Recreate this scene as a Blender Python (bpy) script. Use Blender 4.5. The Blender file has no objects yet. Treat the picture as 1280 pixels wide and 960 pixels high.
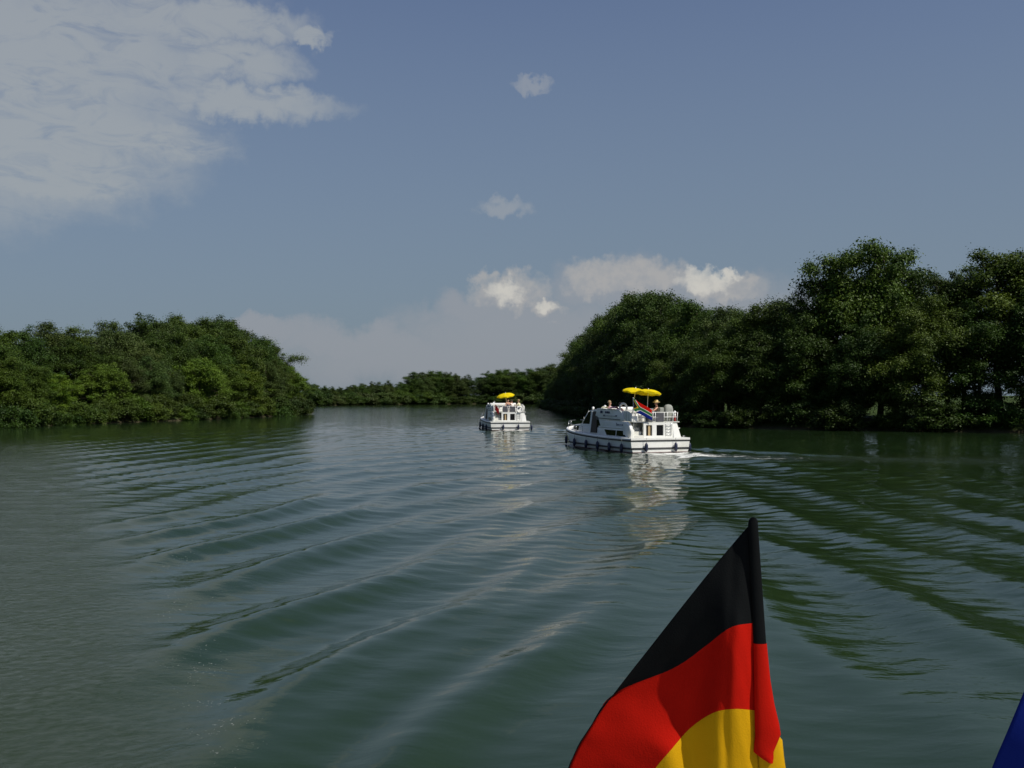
import bpy, bmesh, math, random
import numpy as np
from mathutils import Vector, Matrix, Quaternion
R = math.radians
sc = bpy.context.scene
COL = sc.collection

# ------------------------------------------------------------------ camera
FPX, HOR, CAMZ = 1256.0, 496.0, 3.25          # focal length in photo pixels, horizon row, eye height
PITCH = math.atan((HOR - 480) / FPX)
cam_d = bpy.data.cameras.new("camera")
cam_d.sensor_width = 36.0
cam_d.lens = FPX / 1280 * 36.0
cam_d.clip_start = 0.05
cam_d.clip_end = 20000
cam = bpy.data.objects.new("camera", cam_d)
COL.objects.link(cam)
cam.location = (0, 0, CAMZ)
cam.rotation_euler = (R(90) + PITCH, 0, 0)
sc.camera = cam

# ------------------------------------------------------------------ light
SUN_AZ, SUN_EL = 122.0, 50.0                   # azimuth clockwise from +Y, elevation
EXPOSURE = 0.0
SKY_STRENGTH, SUN_STRENGTH = 0.073, 4.3
sc.view_settings.view_transform = 'Standard'
sc.view_settings.look = 'None'
sc.view_settings.exposure = EXPOSURE
sc.view_settings.gamma = 1.0
sd = bpy.data.lights.new("sun", 'SUN')
sd.energy = SUN_STRENGTH
sd.angle = R(0.55)
sd.color = (1.0, 0.955, 0.86)
sun = bpy.data.objects.new("sun", sd)
COL.objects.link(sun)
sv = Vector((math.sin(R(SUN_AZ)) * math.cos(R(SUN_EL)), math.cos(R(SUN_AZ)) * math.cos(R(SUN_EL)), math.sin(R(SUN_EL))))
sun.rotation_euler = sv.to_track_quat('Z', 'Y').to_euler()
sun.location = sv * 60
sc.cycles.max_bounces = 7
sc.cycles.diffuse_bounces = 3
sc.cycles.glossy_bounces = 3
sc.cycles.transmission_bounces = 4
sc.cycles.transparent_max_bounces = 6
sc.cycles.caustics_reflective = False
sc.cycles.caustics_refractive = False


class G:
    """tiny node-graph helper"""
    def __init__(s, nt):
        s.nt = nt; s.n = nt.nodes; s.l = nt.links
    def new(s, t, **kw):
        n = s.n.new(t)
        for k, v in kw.items(): setattr(n, k, v)
        return n
    def put(s, sock, v):
        if isinstance(v, bpy.types.NodeSocket): s.l.new(v, sock)
        else: sock.default_value = v
    def m(s, op, a, b=None, c=None, clamp=False):
        n = s.new('ShaderNodeMath', operation=op); n.use_clamp = clamp
        s.put(n.inputs[0], a)
        if b is not None: s.put(n.inputs[1], b)
        if c is not None: s.put(n.inputs[2], c)
        return n.outputs[0]
    def smooth(s, v, a, b, lo=0.0, hi=1.0):
        n = s.new('ShaderNodeMapRange', interpolation_type='SMOOTHSTEP')
        s.put(n.inputs[0], v); s.put(n.inputs[1], a); s.put(n.inputs[2], b); s.put(n.inputs[3], lo); s.put(n.inputs[4], hi)
        return n.outputs[0]
    def mix(s, f, a, b, mode='MIX'):
        n = s.new('ShaderNodeMix', data_type='RGBA', blend_type=mode)
        s.put(n.inputs[0], f)
        s.put(n.inputs[6], a if isinstance(a, bpy.types.NodeSocket) else (*a, 1)[:4])
        s.put(n.inputs[7], b if isinstance(b, bpy.types.NodeSocket) else (*b, 1)[:4])
        return n.outputs[2]
    def noise(s, vec, scale, detail=3, rough=0.55, dist=0.0):
        n = s.new('ShaderNodeTexNoise')
        s.put(n.inputs['Vector'], vec); n.inputs['Scale'].default_value = scale
        n.inputs['Detail'].default_value = detail; n.inputs['Roughness'].default_value = rough
        n.inputs['Distortion'].default_value = dist
        return n.outputs['Fac']
    def comb(s, x, y, z):
        n = s.new('ShaderNodeCombineXYZ')
        for i, v in enumerate((x, y, z)): s.put(n.inputs[i], v)
        return n.outputs[0]


def build_world():
    w = bpy.data.worlds.new("World"); sc.world = w; w.use_nodes = True
    nt = w.node_tree; nt.nodes.clear(); g = G(nt)
    out = g.new('ShaderNodeOutputWorld'); bg = g.new('ShaderNodeBackground')
    bg.inputs['Strength'].default_value = SKY_STRENGTH
    sky = g.new('ShaderNodeTexSky', sky_type='NISHITA')
    sky.sun_disc = False
    sky.sun_elevation = R(SUN_EL); sky.sun_rotation = R(SUN_AZ)
    sky.altitude = 200; sky.air_density = 1.0; sky.dust_density = 2.2; sky.ozone_density = 2.0
    tc = g.new('ShaderNodeTexCoord'); sep = g.new('ShaderNodeSeparateXYZ')
    g.l.new(tc.outputs['Generated'], sep.inputs[0])
    X, Y, Z = sep.outputs
    DEG = 180 / math.pi
    az = g.m('MULTIPLY', g.m('ARCTAN2', X, Y), DEG)
    el = g.m('MULTIPLY', g.m('ARCSINE', Z), DEG)
    # hazy summer air: flatten the sky towards grey-blue near the horizon
    base = g.mix(1.0, sky.outputs[0], (0.88, 0.90, 1.16), 'MULTIPLY')
    hz = g.smooth(el, 38.0, 0.0)
    base = g.mix(g.m('MULTIPLY', hz, 0.80), base, (2.65, 3.50, 4.15))
    # cumulus and stratus by direction
    v = g.comb(az, el, 0.0)
    n1 = g.noise(v, 0.42, 6, 0.6)
    n2 = g.noise(g.comb(g.m('ADD', az, 37.0), el, 3.0), 0.42, 6, 0.6)
    nfine = g.noise(v, 1.1, 5, 0.62)
    dx = g.m('MULTIPLY', g.m('SUBTRACT', n1, 0.5), 5.2)
    dy = g.m('MULTIPLY', g.m('SUBTRACT', n2, 0.5), 3.6)
    au = g.m('ADD', az, dx); eu = g.m('ADD', el, dy)
    nf2 = g.noise(v, 1.3, 4, 0.55); nf3 = g.noise(g.comb(el, az, 9.0), 1.3, 4, 0.55)
    fx = g.m('MULTIPLY', g.m('SUBTRACT', nf2, 0.5), 1.8); fy = g.m('MULTIPLY', g.m('SUBTRACT', nf3, 0.5), 2.0)
    def blob(px, py, rx, ry, soft=0.5, wob=1.0):
        a0 = math.degrees(math.atan((px - 640) / FPX)); e0 = math.degrees(math.atan((HOR - py) / FPX * math.cos(R(a0))))
        kx, ky = rx / FPX * DEG * math.cos(R(a0)) ** 2, ry / FPX * DEG
        ax = au if wob == 1.0 else g.m('ADD', g.m('ADD', az, fx), g.m('MULTIPLY', dx, wob * .6))
        ey = eu if wob == 1.0 else g.m('ADD', g.m('ADD', el, fy), g.m('MULTIPLY', dy, wob * .6))
        p = g.m('DIVIDE', g.m('SUBTRACT', ax, a0), kx); q = g.m('DIVIDE', g.m('SUBTRACT', ey, e0), ky)
        d = g.m('ADD', g.m('MULTIPLY', p, p), g.m('MULTIPLY', q, q))
        return g.smooth(d, 1.0 + soft, 1.0 - soft)
    def union(vals):
        r = vals[0]
        for q in vals[1:]: r = g.m('MAXIMUM', r, q)
        return r
    # big grey-white sheet upper left
    sheet = union([blob(40, 150, 210, 95, .8), blob(60, 60, 230, 75, .8), blob(-120, 120, 260, 130, .8),
                   blob(235, 20, 150, 26, .8), blob(300, 126, 125, 20, .95, .6), blob(285, 75, 85, 24, .9),
                   blob(180, 175, 90, 30, .9), blob(60, 225, 150, 22, .9), blob(-420, 60, 330, 160, .9),
                   blob(385, 42, 34, 10, .98, .8), blob(-100, -120, 420, 90, .9), blob(-300, -500, 500, 200, .9), blob(900, -520, 420, 130, .9)])
    streak = g.noise(g.comb(g.m('MULTIPLY', az, .45), g.m('MULTIPLY', el, 1.25), 7.0), 0.75, 6, .62, 1.0)
    sheet = g.m('MULTIPLY', sheet, g.smooth(streak, 0.26, 0.55, 0.42, 1.0))
    # thin warm haze clouds low in the sky
    veil = union([blob(650, 420, 150, 48, .9), blob(780, 360, 90, 36, .9), blob(450, 425, 140, 24, .9), blob(560, 450, 220, 40, .95),
                  blob(330, 412, 90, 12, .9), blob(900, 400, 160, 45, .95), blob(590, 385, 60, 22, .9)])
    puffg = union([blob(640, 364, 44, 22, .75, .5), blob(612, 352, 22, 14, .7, .5), blob(745, 345, 36, 24, .7, .5), blob(800, 346, 66, 20, .8, .5), blob(680, 385, 22, 12, .8, .5), blob(905, 360, 50, 16, .6, .5),
                   ])
    puffw = union([blob(632, 366, 21, 15, .8, .35), blob(880, 350, 33, 16, .75, .35), blob(870, 352, 20, 14, .8, .3), blob(905, 346, 16, 10, .8, .3), blob(683, 383, 12, 8, .9, .3)])
    tiny = union([blob(630, 259, 30, 11, .99, .22), blob(665, 103, 22, 8, .99, .22)])
    nf = g.smooth(nfine, 0.3, 0.62)
    c = g.mix(g.m('MULTIPLY', veil, 0.65), base, (4.3, 4.45, 4.85))
    c = g.mix(g.m('MULTIPLY', tiny, .40), c, (5.6, 5.7, 5.7))
    c = g.mix(g.m('MULTIPLY', sheet, 0.72), c, (5.1, 5.45, 5.6))
    c = g.mix(g.m('MULTIPLY', puffg, g.m('MULTIPLY_ADD', nf, 0.4, 0.38)), c, (5.6, 5.5, 5.4))
    c = g.mix(g.m('MULTIPLY', puffw, g.m('MULTIPLY_ADD', nf, 0.35, 0.55)), c, (8.0, 7.8, 7.2))
    g.l.new(c, bg.inputs['Color']); g.l.new(bg.outputs[0], out.inputs[0])
build_world()


# ------------------------------------------------------------------ helpers
def tag(o, label=None, cat=None, group=None, kind=None):
    if label: o['label'] = label
    if cat: o['category'] = cat
    if group: o['group'] = group
    if kind: o['kind'] = kind
    return o

def empty(name, loc=(0, 0, 0), rz=0.0, label=None, cat=None, group=None):
    o = bpy.data.objects.new(name, None); COL.objects.link(o)
    o.empty_display_size = 0.3; o.location = loc; o.rotation_euler = (0, 0, rz)
    return tag(o, label, cat, group)

def link_mesh(name, me, parent=None, mats=()):
    o = bpy.data.objects.new(name, me); COL.objects.link(o)
    for m in mats: me.materials.append(m)
    if parent: o.parent = parent
    return o

def children(o): return [c for c in bpy.data.objects if c.parent == o]
def copy_tree(o, parent=None):
    c = o.copy(); COL.objects.link(c); c.parent = parent
    for ch in children(o): copy_tree(ch, c)
    return c

class MB:
    """collects shapes for ONE mesh"""
    def __init__(s): s.v = []; s.f = []; s.mi = []; s.sm = []
    def add(s, vs, fs, mi=0, smooth=False):
        b = len(s.v); s.v += [tuple(v) for v in vs]
        for f in fs: s.f.append(tuple(b + i for i in f)); s.mi.append(mi); s.sm.append(smooth)
        return s
    def box(s, x0, x1, y0, y1, z0, z1, mi=0):
        vs = [(x, y, z) for z in (z0, z1) for y in (y0, y1) for x in (x0, x1)]
        return s.add(vs, [(0, 2, 3, 1), (4, 5, 7, 6), (0, 1, 5, 4), (2, 6, 7, 3), (0, 4, 6, 2), (1, 3, 7, 5)], mi)
    def tube(s, pts, r, n=8, mi=0, caps=True, smooth=True):
        pts = [Vector(p) for p in pts]; rs = r if isinstance(r, (list, tuple)) else [r] * len(pts)
        vs = []; fs = []; up = None
        for i, p in enumerate(pts):
            t = (pts[min(i + 1, len(pts) - 1)] - pts[max(i - 1, 0)]).normalized()
            if up is None:
                up = Vector((0, 0, 1)) if abs(t.z) < .9 else Vector((1, 0, 0))
            a = t.cross(up).normalized(); up = a.cross(t).normalized()
            for k in range(n):
                an = 2 * math.pi * k / n
                vs.append(p + a * math.cos(an) * rs[i] + up * math.sin(an) * rs[i])
        for i in range(len(pts) - 1):
            for k in range(n):
                fs.append((i * n + k, i * n + (k + 1) % n, (i + 1) * n + (k + 1) % n, (i + 1) * n + k))
        s.add(vs, fs, mi, smooth)
        if caps:
            b = len(s.v) - len(vs)
            s.f.append(tuple(b + k for k in range(n))[::-1]); s.mi.append(mi); s.sm.append(False)
            s.f.append(tuple(b + (len(pts) - 1) * n + k for k in range(n))); s.mi.append(mi); s.sm.append(False)
        return s
    def grid(s, rows, mi=0, smooth=True, closed=False):
        n = len(rows[0]); vs = [p for r in rows for p in r]; fs = []
        for i in range(len(rows) - 1):
            for k in range(n if closed else n - 1):
                fs.append((i * n + k, i * n + (k + 1) % n, (i + 1) * n + (k + 1) % n, (i + 1) * n + k))
        return s.add(vs, fs, mi, smooth)
    def prism(s, prof, wf, mi=0):
        """side profile [(y,z)] stretched across; wf(y,z) gives half width"""
        n = len(prof)
        vs = [(-wf(y, z), y, z) for y, z in prof] + [(wf(y, z), y, z) for y, z in prof]
        fs = [tuple(range(n)), tuple(range(2 * n - 1, n - 1, -1))]
        fs += [(i, n + i, n + (i + 1) % n, (i + 1) % n) for i in range(n)]
        return s.add(vs, fs, mi)
    def slab(s, prof, x0, x1, mi=0):
        n = len(prof)
        X0 = x0 if callable(x0) else (lambda y, z: x0); X1 = x1 if callable(x1) else (lambda y, z: x1)
        vs = [(X0(y, z), y, z) for y, z in prof] + [(X1(y, z), y, z) for y, z in prof]
        fs = [tuple(range(n)), tuple(range(2 * n - 1, n - 1, -1))]
        fs += [(i, n + i, n + (i + 1) % n, (i + 1) % n) for i in range(n)]
        return s.add(vs, fs, mi)
    def build(s, name, mats, parent=None, bevel=0.0, seg=2):
        if not isinstance(mats, (list, tuple)): mats = [mats]
        me = bpy.data.meshes.new(name); me.from_pydata(s.v, [], s.f)
        for p, m, q in zip(me.polygons, s.mi, s.sm): p.material_index = m; p.use_smooth = q
        bm = bmesh.new(); bm.from_mesh(me)
        bmesh.ops.recalc_face_normals(bm, faces=bm.faces)
        if bevel:
            es = [e for e in bm.edges if len(e.link_faces) == 2 and e.calc_face_angle(0) > 0.45]
            bmesh.ops.bevel(bm, geom=es, offset=bevel, segments=seg, affect='EDGES', profile=.6, clamp_overlap=True)
            for f in bm.faces: f.smooth = True
        bm.to_mesh(me); bm.free(); me.update()
        if bevel:
            try: me.set_sharp_from_angle(angle=R(38))
            except Exception: pass
        return link_mesh(name, me, parent, mats)


def pmat(name, col, rough=0.5, metal=0.0, spec=0.5, var=0.0, vscale=3.0, bump=0.0, dirt=None):
    m = bpy.data.materials.new(name); m.use_nodes = True
    nt = m.node_tree; nt.nodes.clear(); g = G(nt)
    out = g.new('ShaderNodeOutputMaterial'); b = g.new('ShaderNodeBsdfPrincipled')
    g.l.new(b.outputs[0], out.inputs[0])
    b.inputs['Roughness'].default_value = rough; b.inputs['Metallic'].default_value = metal
    b.inputs['Specular IOR Level'].default_value = spec
    tc = g.new('ShaderNodeTexCoord')
    n = g.noise(tc.outputs['Object'], vscale, 5, .6)
    c2 = dirt if dirt else tuple(max(0, x * (1 - var)) for x in col)
    c = g.mix(g.smooth(n, .42, .72), col, c2)
    g.l.new(c, b.inputs['Base Color'])
    if bump:
        bn = g.new('ShaderNodeBump'); bn.inputs['Strength'].default_value = bump; bn.inputs['Distance'].default_value = .02
        g.l.new(g.noise(tc.outputs['Object'], vscale * 8, 4), bn.inputs['Height']); g.l.new(bn.outputs[0], b.inputs['Normal'])
    return m

def cloth_mat(name, col, trans=0.35, var=.12, rough=.85):
    m = bpy.data.materials.new(name); m.use_nodes = True
    nt = m.node_tree; nt.nodes.clear(); g = G(nt)
    out = g.new('ShaderNodeOutputMaterial'); b = g.new('ShaderNodeBsdfPrincipled'); t = g.new('ShaderNodeBsdfTranslucent'); mx = g.new('ShaderNodeMixShader')
    tc = g.new('ShaderNodeTexCoord')
    n = g.noise(tc.outputs['Object'], 6.0, 5, .6)
    c = g.mix(g.smooth(n, .4, .7), col, tuple(x * (1 - var) for x in col))
    g.l.new(c, b.inputs['Base Color']); g.l.new(c, t.inputs['Color'])
    b.inputs['Roughness'].default_value = rough; b.inputs['Specular IOR Level'].default_value = .08
    bn = g.new('ShaderNodeBump'); bn.inputs['Strength'].default_value = .25; bn.inputs['Distance'].default_value = .004
    g.l.new(g.noise(tc.outputs['Object'], 260.0, 2), bn.inputs['Height']); g.l.new(bn.outputs[0], b.inputs['Normal'])
    mx.inputs[0].default_value = trans
    g.l.new(b.outputs[0], mx.inputs[1]); g.l.new(t.outputs[0], mx.inputs[2]); g.l.new(mx.outputs[0], out.inputs[0])
    return m

M = dict(
    gel=pmat('gelcoat_white', (.82, .82, .77), .32, var=.07, vscale=1.2, dirt=(.72, .72, .64)),
    deck=pmat('deck_paint', (.66, .66, .60), .6, var=.12, vscale=2.0),
    rub=pmat('rubber_strip', (.02, .022, .024), .55, var=.3),
    anti=pmat('antifouling', (.09, .035, .03), .6, var=.4),
    glass=pmat('tinted_glass', (.008, .008, .008), .12, spec=.3, var=.2),
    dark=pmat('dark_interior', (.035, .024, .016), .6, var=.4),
    curtain=pmat('beige_curtain', (.45, .33, .17), .8, var=.25, vscale=8),
    grey=pmat('grey_panel', (.09, .09, .10), .55, var=.2, vscale=6),
    cover=pmat('grey_cover', (.30, .31, .27), .75, var=.2, vscale=5, bump=.3),
    steel=pmat('rail_steel', (.62, .62, .60), .25, metal=.85, var=.1),
    white=pmat('white_paint', (.80, .80, .76), .4, var=.06),
    fender=pmat('navy_fender', (.012, .018, .05), .45, var=.25, vscale=7),
    rope=pmat('rope', (.25, .24, .2), .9, var=.2),
    red=pmat('red_plastic', (.55, .03, .025), .4, var=.15),
    navy=pmat('navy_letters', (.03, .035, .10), .5, var=.1),
    wood=pmat('brown_wood', (.16, .085, .04), .5, var=.35, vscale=7),
    skin=pmat('skin', (.55, .30, .20), .55, var=.12, vscale=9),
    hair=pmat('dark_hair', (.035, .02, .012), .6, var=.3, vscale=20),
    blond=pmat('fair_hair', (.33, .22, .10), .6, var=.3, vscale=20),
    straw=pmat('straw', (.62, .47, .22), .8, var=.25, vscale=14),
    shirtw=pmat('white_shirt', (.75, .74, .70), .85, var=.1, vscale=8),
    shirtp=pmat('pink_shirt', (.70, .36, .34), .85, var=.15, vscale=8),
    shirtn=pmat('navy_shirt', (.03, .035, .06), .85, var=.2, vscale=8),
    shirty=pmat('cream_shirt', (.78, .74, .48), .85, var=.12, vscale=8),
    pole=pmat('flag_staff', (.05, .035, .025), .4, var=.25, vscale=10),
    yellow=cloth_mat('yellow_canvas', (.85, .67, .01), .30, .05),
    fblack=cloth_mat('flag_black', (.0045, .0055, .006), .03, .2),
    fred=cloth_mat('flag_red', (.52, .009, .003), .22, .10),
    fgold=cloth_mat('flag_gold', (.66, .36, .005), .22, .08),
    fblue=cloth_mat('flag_blue', (.005, .016, .17), .18, .1),
    fgreen=cloth_mat('flag_green', (.03, .16, .05), .25, .1),
    fwhite=cloth_mat('flag_white', (.75, .75, .72), .25, .05),
    fdred=cloth_mat('flag_dark_red', (.22, .012, .015), .25, .1),
)

# ------------------------------------------------------------------ river plan
LB = [(-420, 30), (-150, 72), (-75, 98), (-53.3, 104.7), (-50, 124), (-45.5, 136), (-43, 150), (-40, 166), (-38.5, 188), (-40.5, 204), (-50, 216), (-70, 226), (-120, 240), (-300, 262), (-900, 300)]
RB = [(600, 10), (220, 40), (100, 70), (62, 84), (46, 90.5), (28.3, 99.5), (19.5, 107), (15.5, 128), (14, 157), (12.2, 205), (11.2, 250), (11, 300), (12, 345), (24, 368), (60, 380), (130, 385), (260, 385), (900, 385)]
FB = [(-900, 372), (-300, 368), (-120, 366), (-74, 371), (-58, 405), (-43, 430), (-14, 452), (20, 448), (60, 436), (130, 425), (260, 420), (900, 420)]
def poly_sd(P, poly):
    """signed distance to a polygon, positive inside (numpy)"""
    x, y = P; n = len(poly); d = np.full(x.shape, 1e9); ins = np.zeros(x.shape, bool)
    for i in range(n):
        ax, ay = poly[i]; bx, by = poly[(i + 1) % n]
        ex, ey = bx - ax, by - ay
        t = np.clip(((x - ax) * ex + (y - ay) * ey) / (ex * ex + ey * ey + 1e-9), 0, 1)
        d = np.minimum(d, np.hypot(x - ax - t * ex, y - ay - t * ey))
        c = ((ay <= y) != (by <= y))
        with np.errstate(divide='ignore', invalid='ignore'):
            xi = ax + (y - ay) * ex / (ey if ey else 1e-9)
        ins ^= c & (x < xi)
    return np.where(ins, d, -d)
LAND_L = LB + [(-3000, 300), (-3000, 30)]
LAND_R = RB + [(3000, 370), (3000, 10)]
LAND_F = FB + [(3000, 400), (9000, 9000), (-9000, 9000), (-3000, 372)]
def land_sd(x, y):
    return np.maximum(np.maximum(poly_sd((x, y), LAND_L), poly_sd((x, y), LAND_R)), poly_sd((x, y), LAND_F))
def vnoise(x, y, s, seed=0):
    """cheap smooth value noise"""
    x = x / s + seed * 13.7; y = y / s + seed * 7.3
    xi = np.floor(x); yi = np.floor(y); fx = x - xi; fy = y - yi
    fx = fx * fx * (3 - 2 * fx); fy = fy * fy * (3 - 2 * fy)
    def h(a, b):
        q = np.sin(a * 127.1 + b * 311.7 + seed * 17.0) * 43758.5453
        return q - np.floor(q)
    return (h(xi, yi) * (1 - fx) + h(xi + 1, yi) * fx) * (1 - fy) + (h(xi, yi + 1) * (1 - fx) + h(xi + 1, yi + 1) * fx) * fy
def ground_z(x, y):
    x = np.asarray(x, float); y = np.asarray(y, float)
    d = land_sd(x, y) + (vnoise(x, y, 6, 2) - .5) * 1.6
    up = np.clip(d / 3.0, -1, 1)
    z = np.where(d > 0, .10 + .9 * (up ** .7 if False else np.abs(up) ** .7) + np.clip(d - 3, 0, 60) * .012, -1.2 * np.abs(up) ** .8)
    z = z + np.where(d > 1, (vnoise(x, y, 4, 5) - .5) * .3, 0)
    far = np.clip((y - 520) / 900, 0, 1)
    return z + far * far * (3 - 2 * far) * 3.0
def gz(x, y): return float(ground_z(np.array([x]), np.array([y]))[0])

def np_mesh(name, V, nr, nc, mat, smooth=True):
    me = bpy.data.meshes.new(name)
    me.vertices.add(nr * nc); me.vertices.foreach_set('co', V.astype(np.float32).ravel())
    i = np.arange(nr - 1)[:, None] * nc + np.arange(nc - 1)[None, :]
    F = np.stack([i, i + 1, i + nc + 1, i + nc], -1).reshape(-1, 4)
    me.loops.add(F.size); me.loops.foreach_set('vertex_index', F.ravel().astype(np.int32))
    me.polygons.add(len(F)); me.polygons.foreach_set('loop_start', (np.arange(len(F)) * 4).astype(np.int32))
    try: me.polygons.foreach_set('loop_total', np.full(len(F), 4, np.int32))
    except Exception: pass
    me.update(calc_edges=True)
    me.polygons.foreach_set('use_smooth', np.ones(len(F), bool))
    me.materials.append(mat)
    o = bpy.data.objects.new(name, me); COL.objects.link(o)
    return o, me

# ground sheet
def ground_material():
    m = bpy.data.materials.new('bank_earth'); m.use_nodes = True
    nt = m.node_tree; nt.nodes.clear(); g = G(nt)
    out = g.new('ShaderNodeOutputMaterial'); b = g.new('ShaderNodeBsdfPrincipled'); g.l.new(b.outputs[0], out.inputs[0])
    geo = g.new('ShaderNodeNewGeometry'); sep = g.new('ShaderNodeSeparateXYZ'); g.l.new(geo.outputs['Position'], sep.inputs[0])
    n = g.noise(geo.outputs['Position'], .35, 6, .6); n2 = g.noise(geo.outputs['Position'], 2.5, 4, .6)
    grass = g.mix(n, (.022, .045, .009), (.050, .070, .018))
    earth = g.mix(n2, (.028, .027, .014), (.075, .066, .036))
    z = g.m('ADD', sep.outputs[2], g.m('MULTIPLY', g.m('SUBTRACT', n2, .5), .5))
    c = g.mix(g.smooth(z, .12, .45), earth, grass)
    g.l.new(c, b.inputs['Base Color']); b.inputs['Roughness'].default_value = .95
    b.inputs['Specular IOR Level'].default_value = .1
    bn = g.new('ShaderNodeBump'); bn.inputs['Distance'].default_value = .12; bn.inputs['Strength'].default_value = .7
    g.l.new(n2, bn.inputs['Height']); g.l.new(bn.outputs[0], b.inputs['Normal'])
    return m
def graded(lo, hi, d0, d1, step, grow):
    a = list(np.arange(d0, d1 + 1e-6, step)); s = step
    while a[-1] < hi: s *= grow; a.append(a[-1] + s)
    s = step
    while a[0] > lo: s *= grow; a.insert(0, a[0] - s)
    return np.array(a)
gx = graded(-9000, 9000, -90, 110, 1.3, 1.12); gy = graded(-3000, 9000, 60, 470, 1.5, 1.12)
GX, GY = np.meshgrid(gx, gy)
GZ = ground_z(GX.ravel(), GY.ravel()).reshape(GX.shape)
ground, _ = np_mesh('ground', np.stack([GX, GY, GZ], -1).reshape(-1, 3), len(gy), len(gx), ground_material())
tag(ground, 'grassy earth river banks under the trees', 'ground', kind='structure')

# ------------------------------------------------------------------ water
BOAT_A = dict(o=(8.60, 58.2), hd=-20.0)      # stern centre on the water, heading (degrees clockwise from +Y)
BOAT_B = dict(o=(-.15, 96.8), hd=-8.5)

def path_d(x, y, pts):
    """distance to a polyline and the fraction travelled along it"""
    best = np.full(x.shape, 1e9); tt = np.zeros(x.shape)
    L = [0]
    for i in range(len(pts) - 1): L.append(L[-1] + math.dist(pts[i], pts[i + 1]))
    for i in range(len(pts) - 1):
        (ax, ay), (bx, by) = pts[i], pts[i + 1]; ex, ey = bx - ax, by - ay
        t = np.clip(((x - ax) * ex + (y - ay) * ey) / (ex * ex + ey * ey), 0, 1)
        d = np.hypot(x - ax - t * ex, y - ay - t * ey); k = d < best
        best = np.where(k, d, best); tt = np.where(k, (L[i] + t * (L[i + 1] - L[i])) / L[-1], tt)
    return best, tt
def sstep(v, a, b):
    t = np.clip((v - a) / (b - a), 0, 1); return t * t * (3 - 2 * t)

def train(x, y, cx, cy, az, lam, amp, curve=0.0, sharp=.25, seed=0):
    """wave train whose crests run along azimuth az through (cx,cy), fanning by curve (rad per metre along)"""
    a = R(az); dx, dy = x - cx, y - cy
    along = dx * math.sin(a) + dy * math.cos(a)
    across = dx * math.cos(a) - dy * math.sin(a)
    ph = 2 * math.pi / lam * (across + curve * along * along) + 2.6 * (vnoise(x, y, 9.0, 3 + seed) - .5) + 1.3 * (vnoise(x, y, 3.6, 4 + seed) - .5)
    return amp * (np.cos(ph) + sharp * np.cos(2 * ph))

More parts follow.
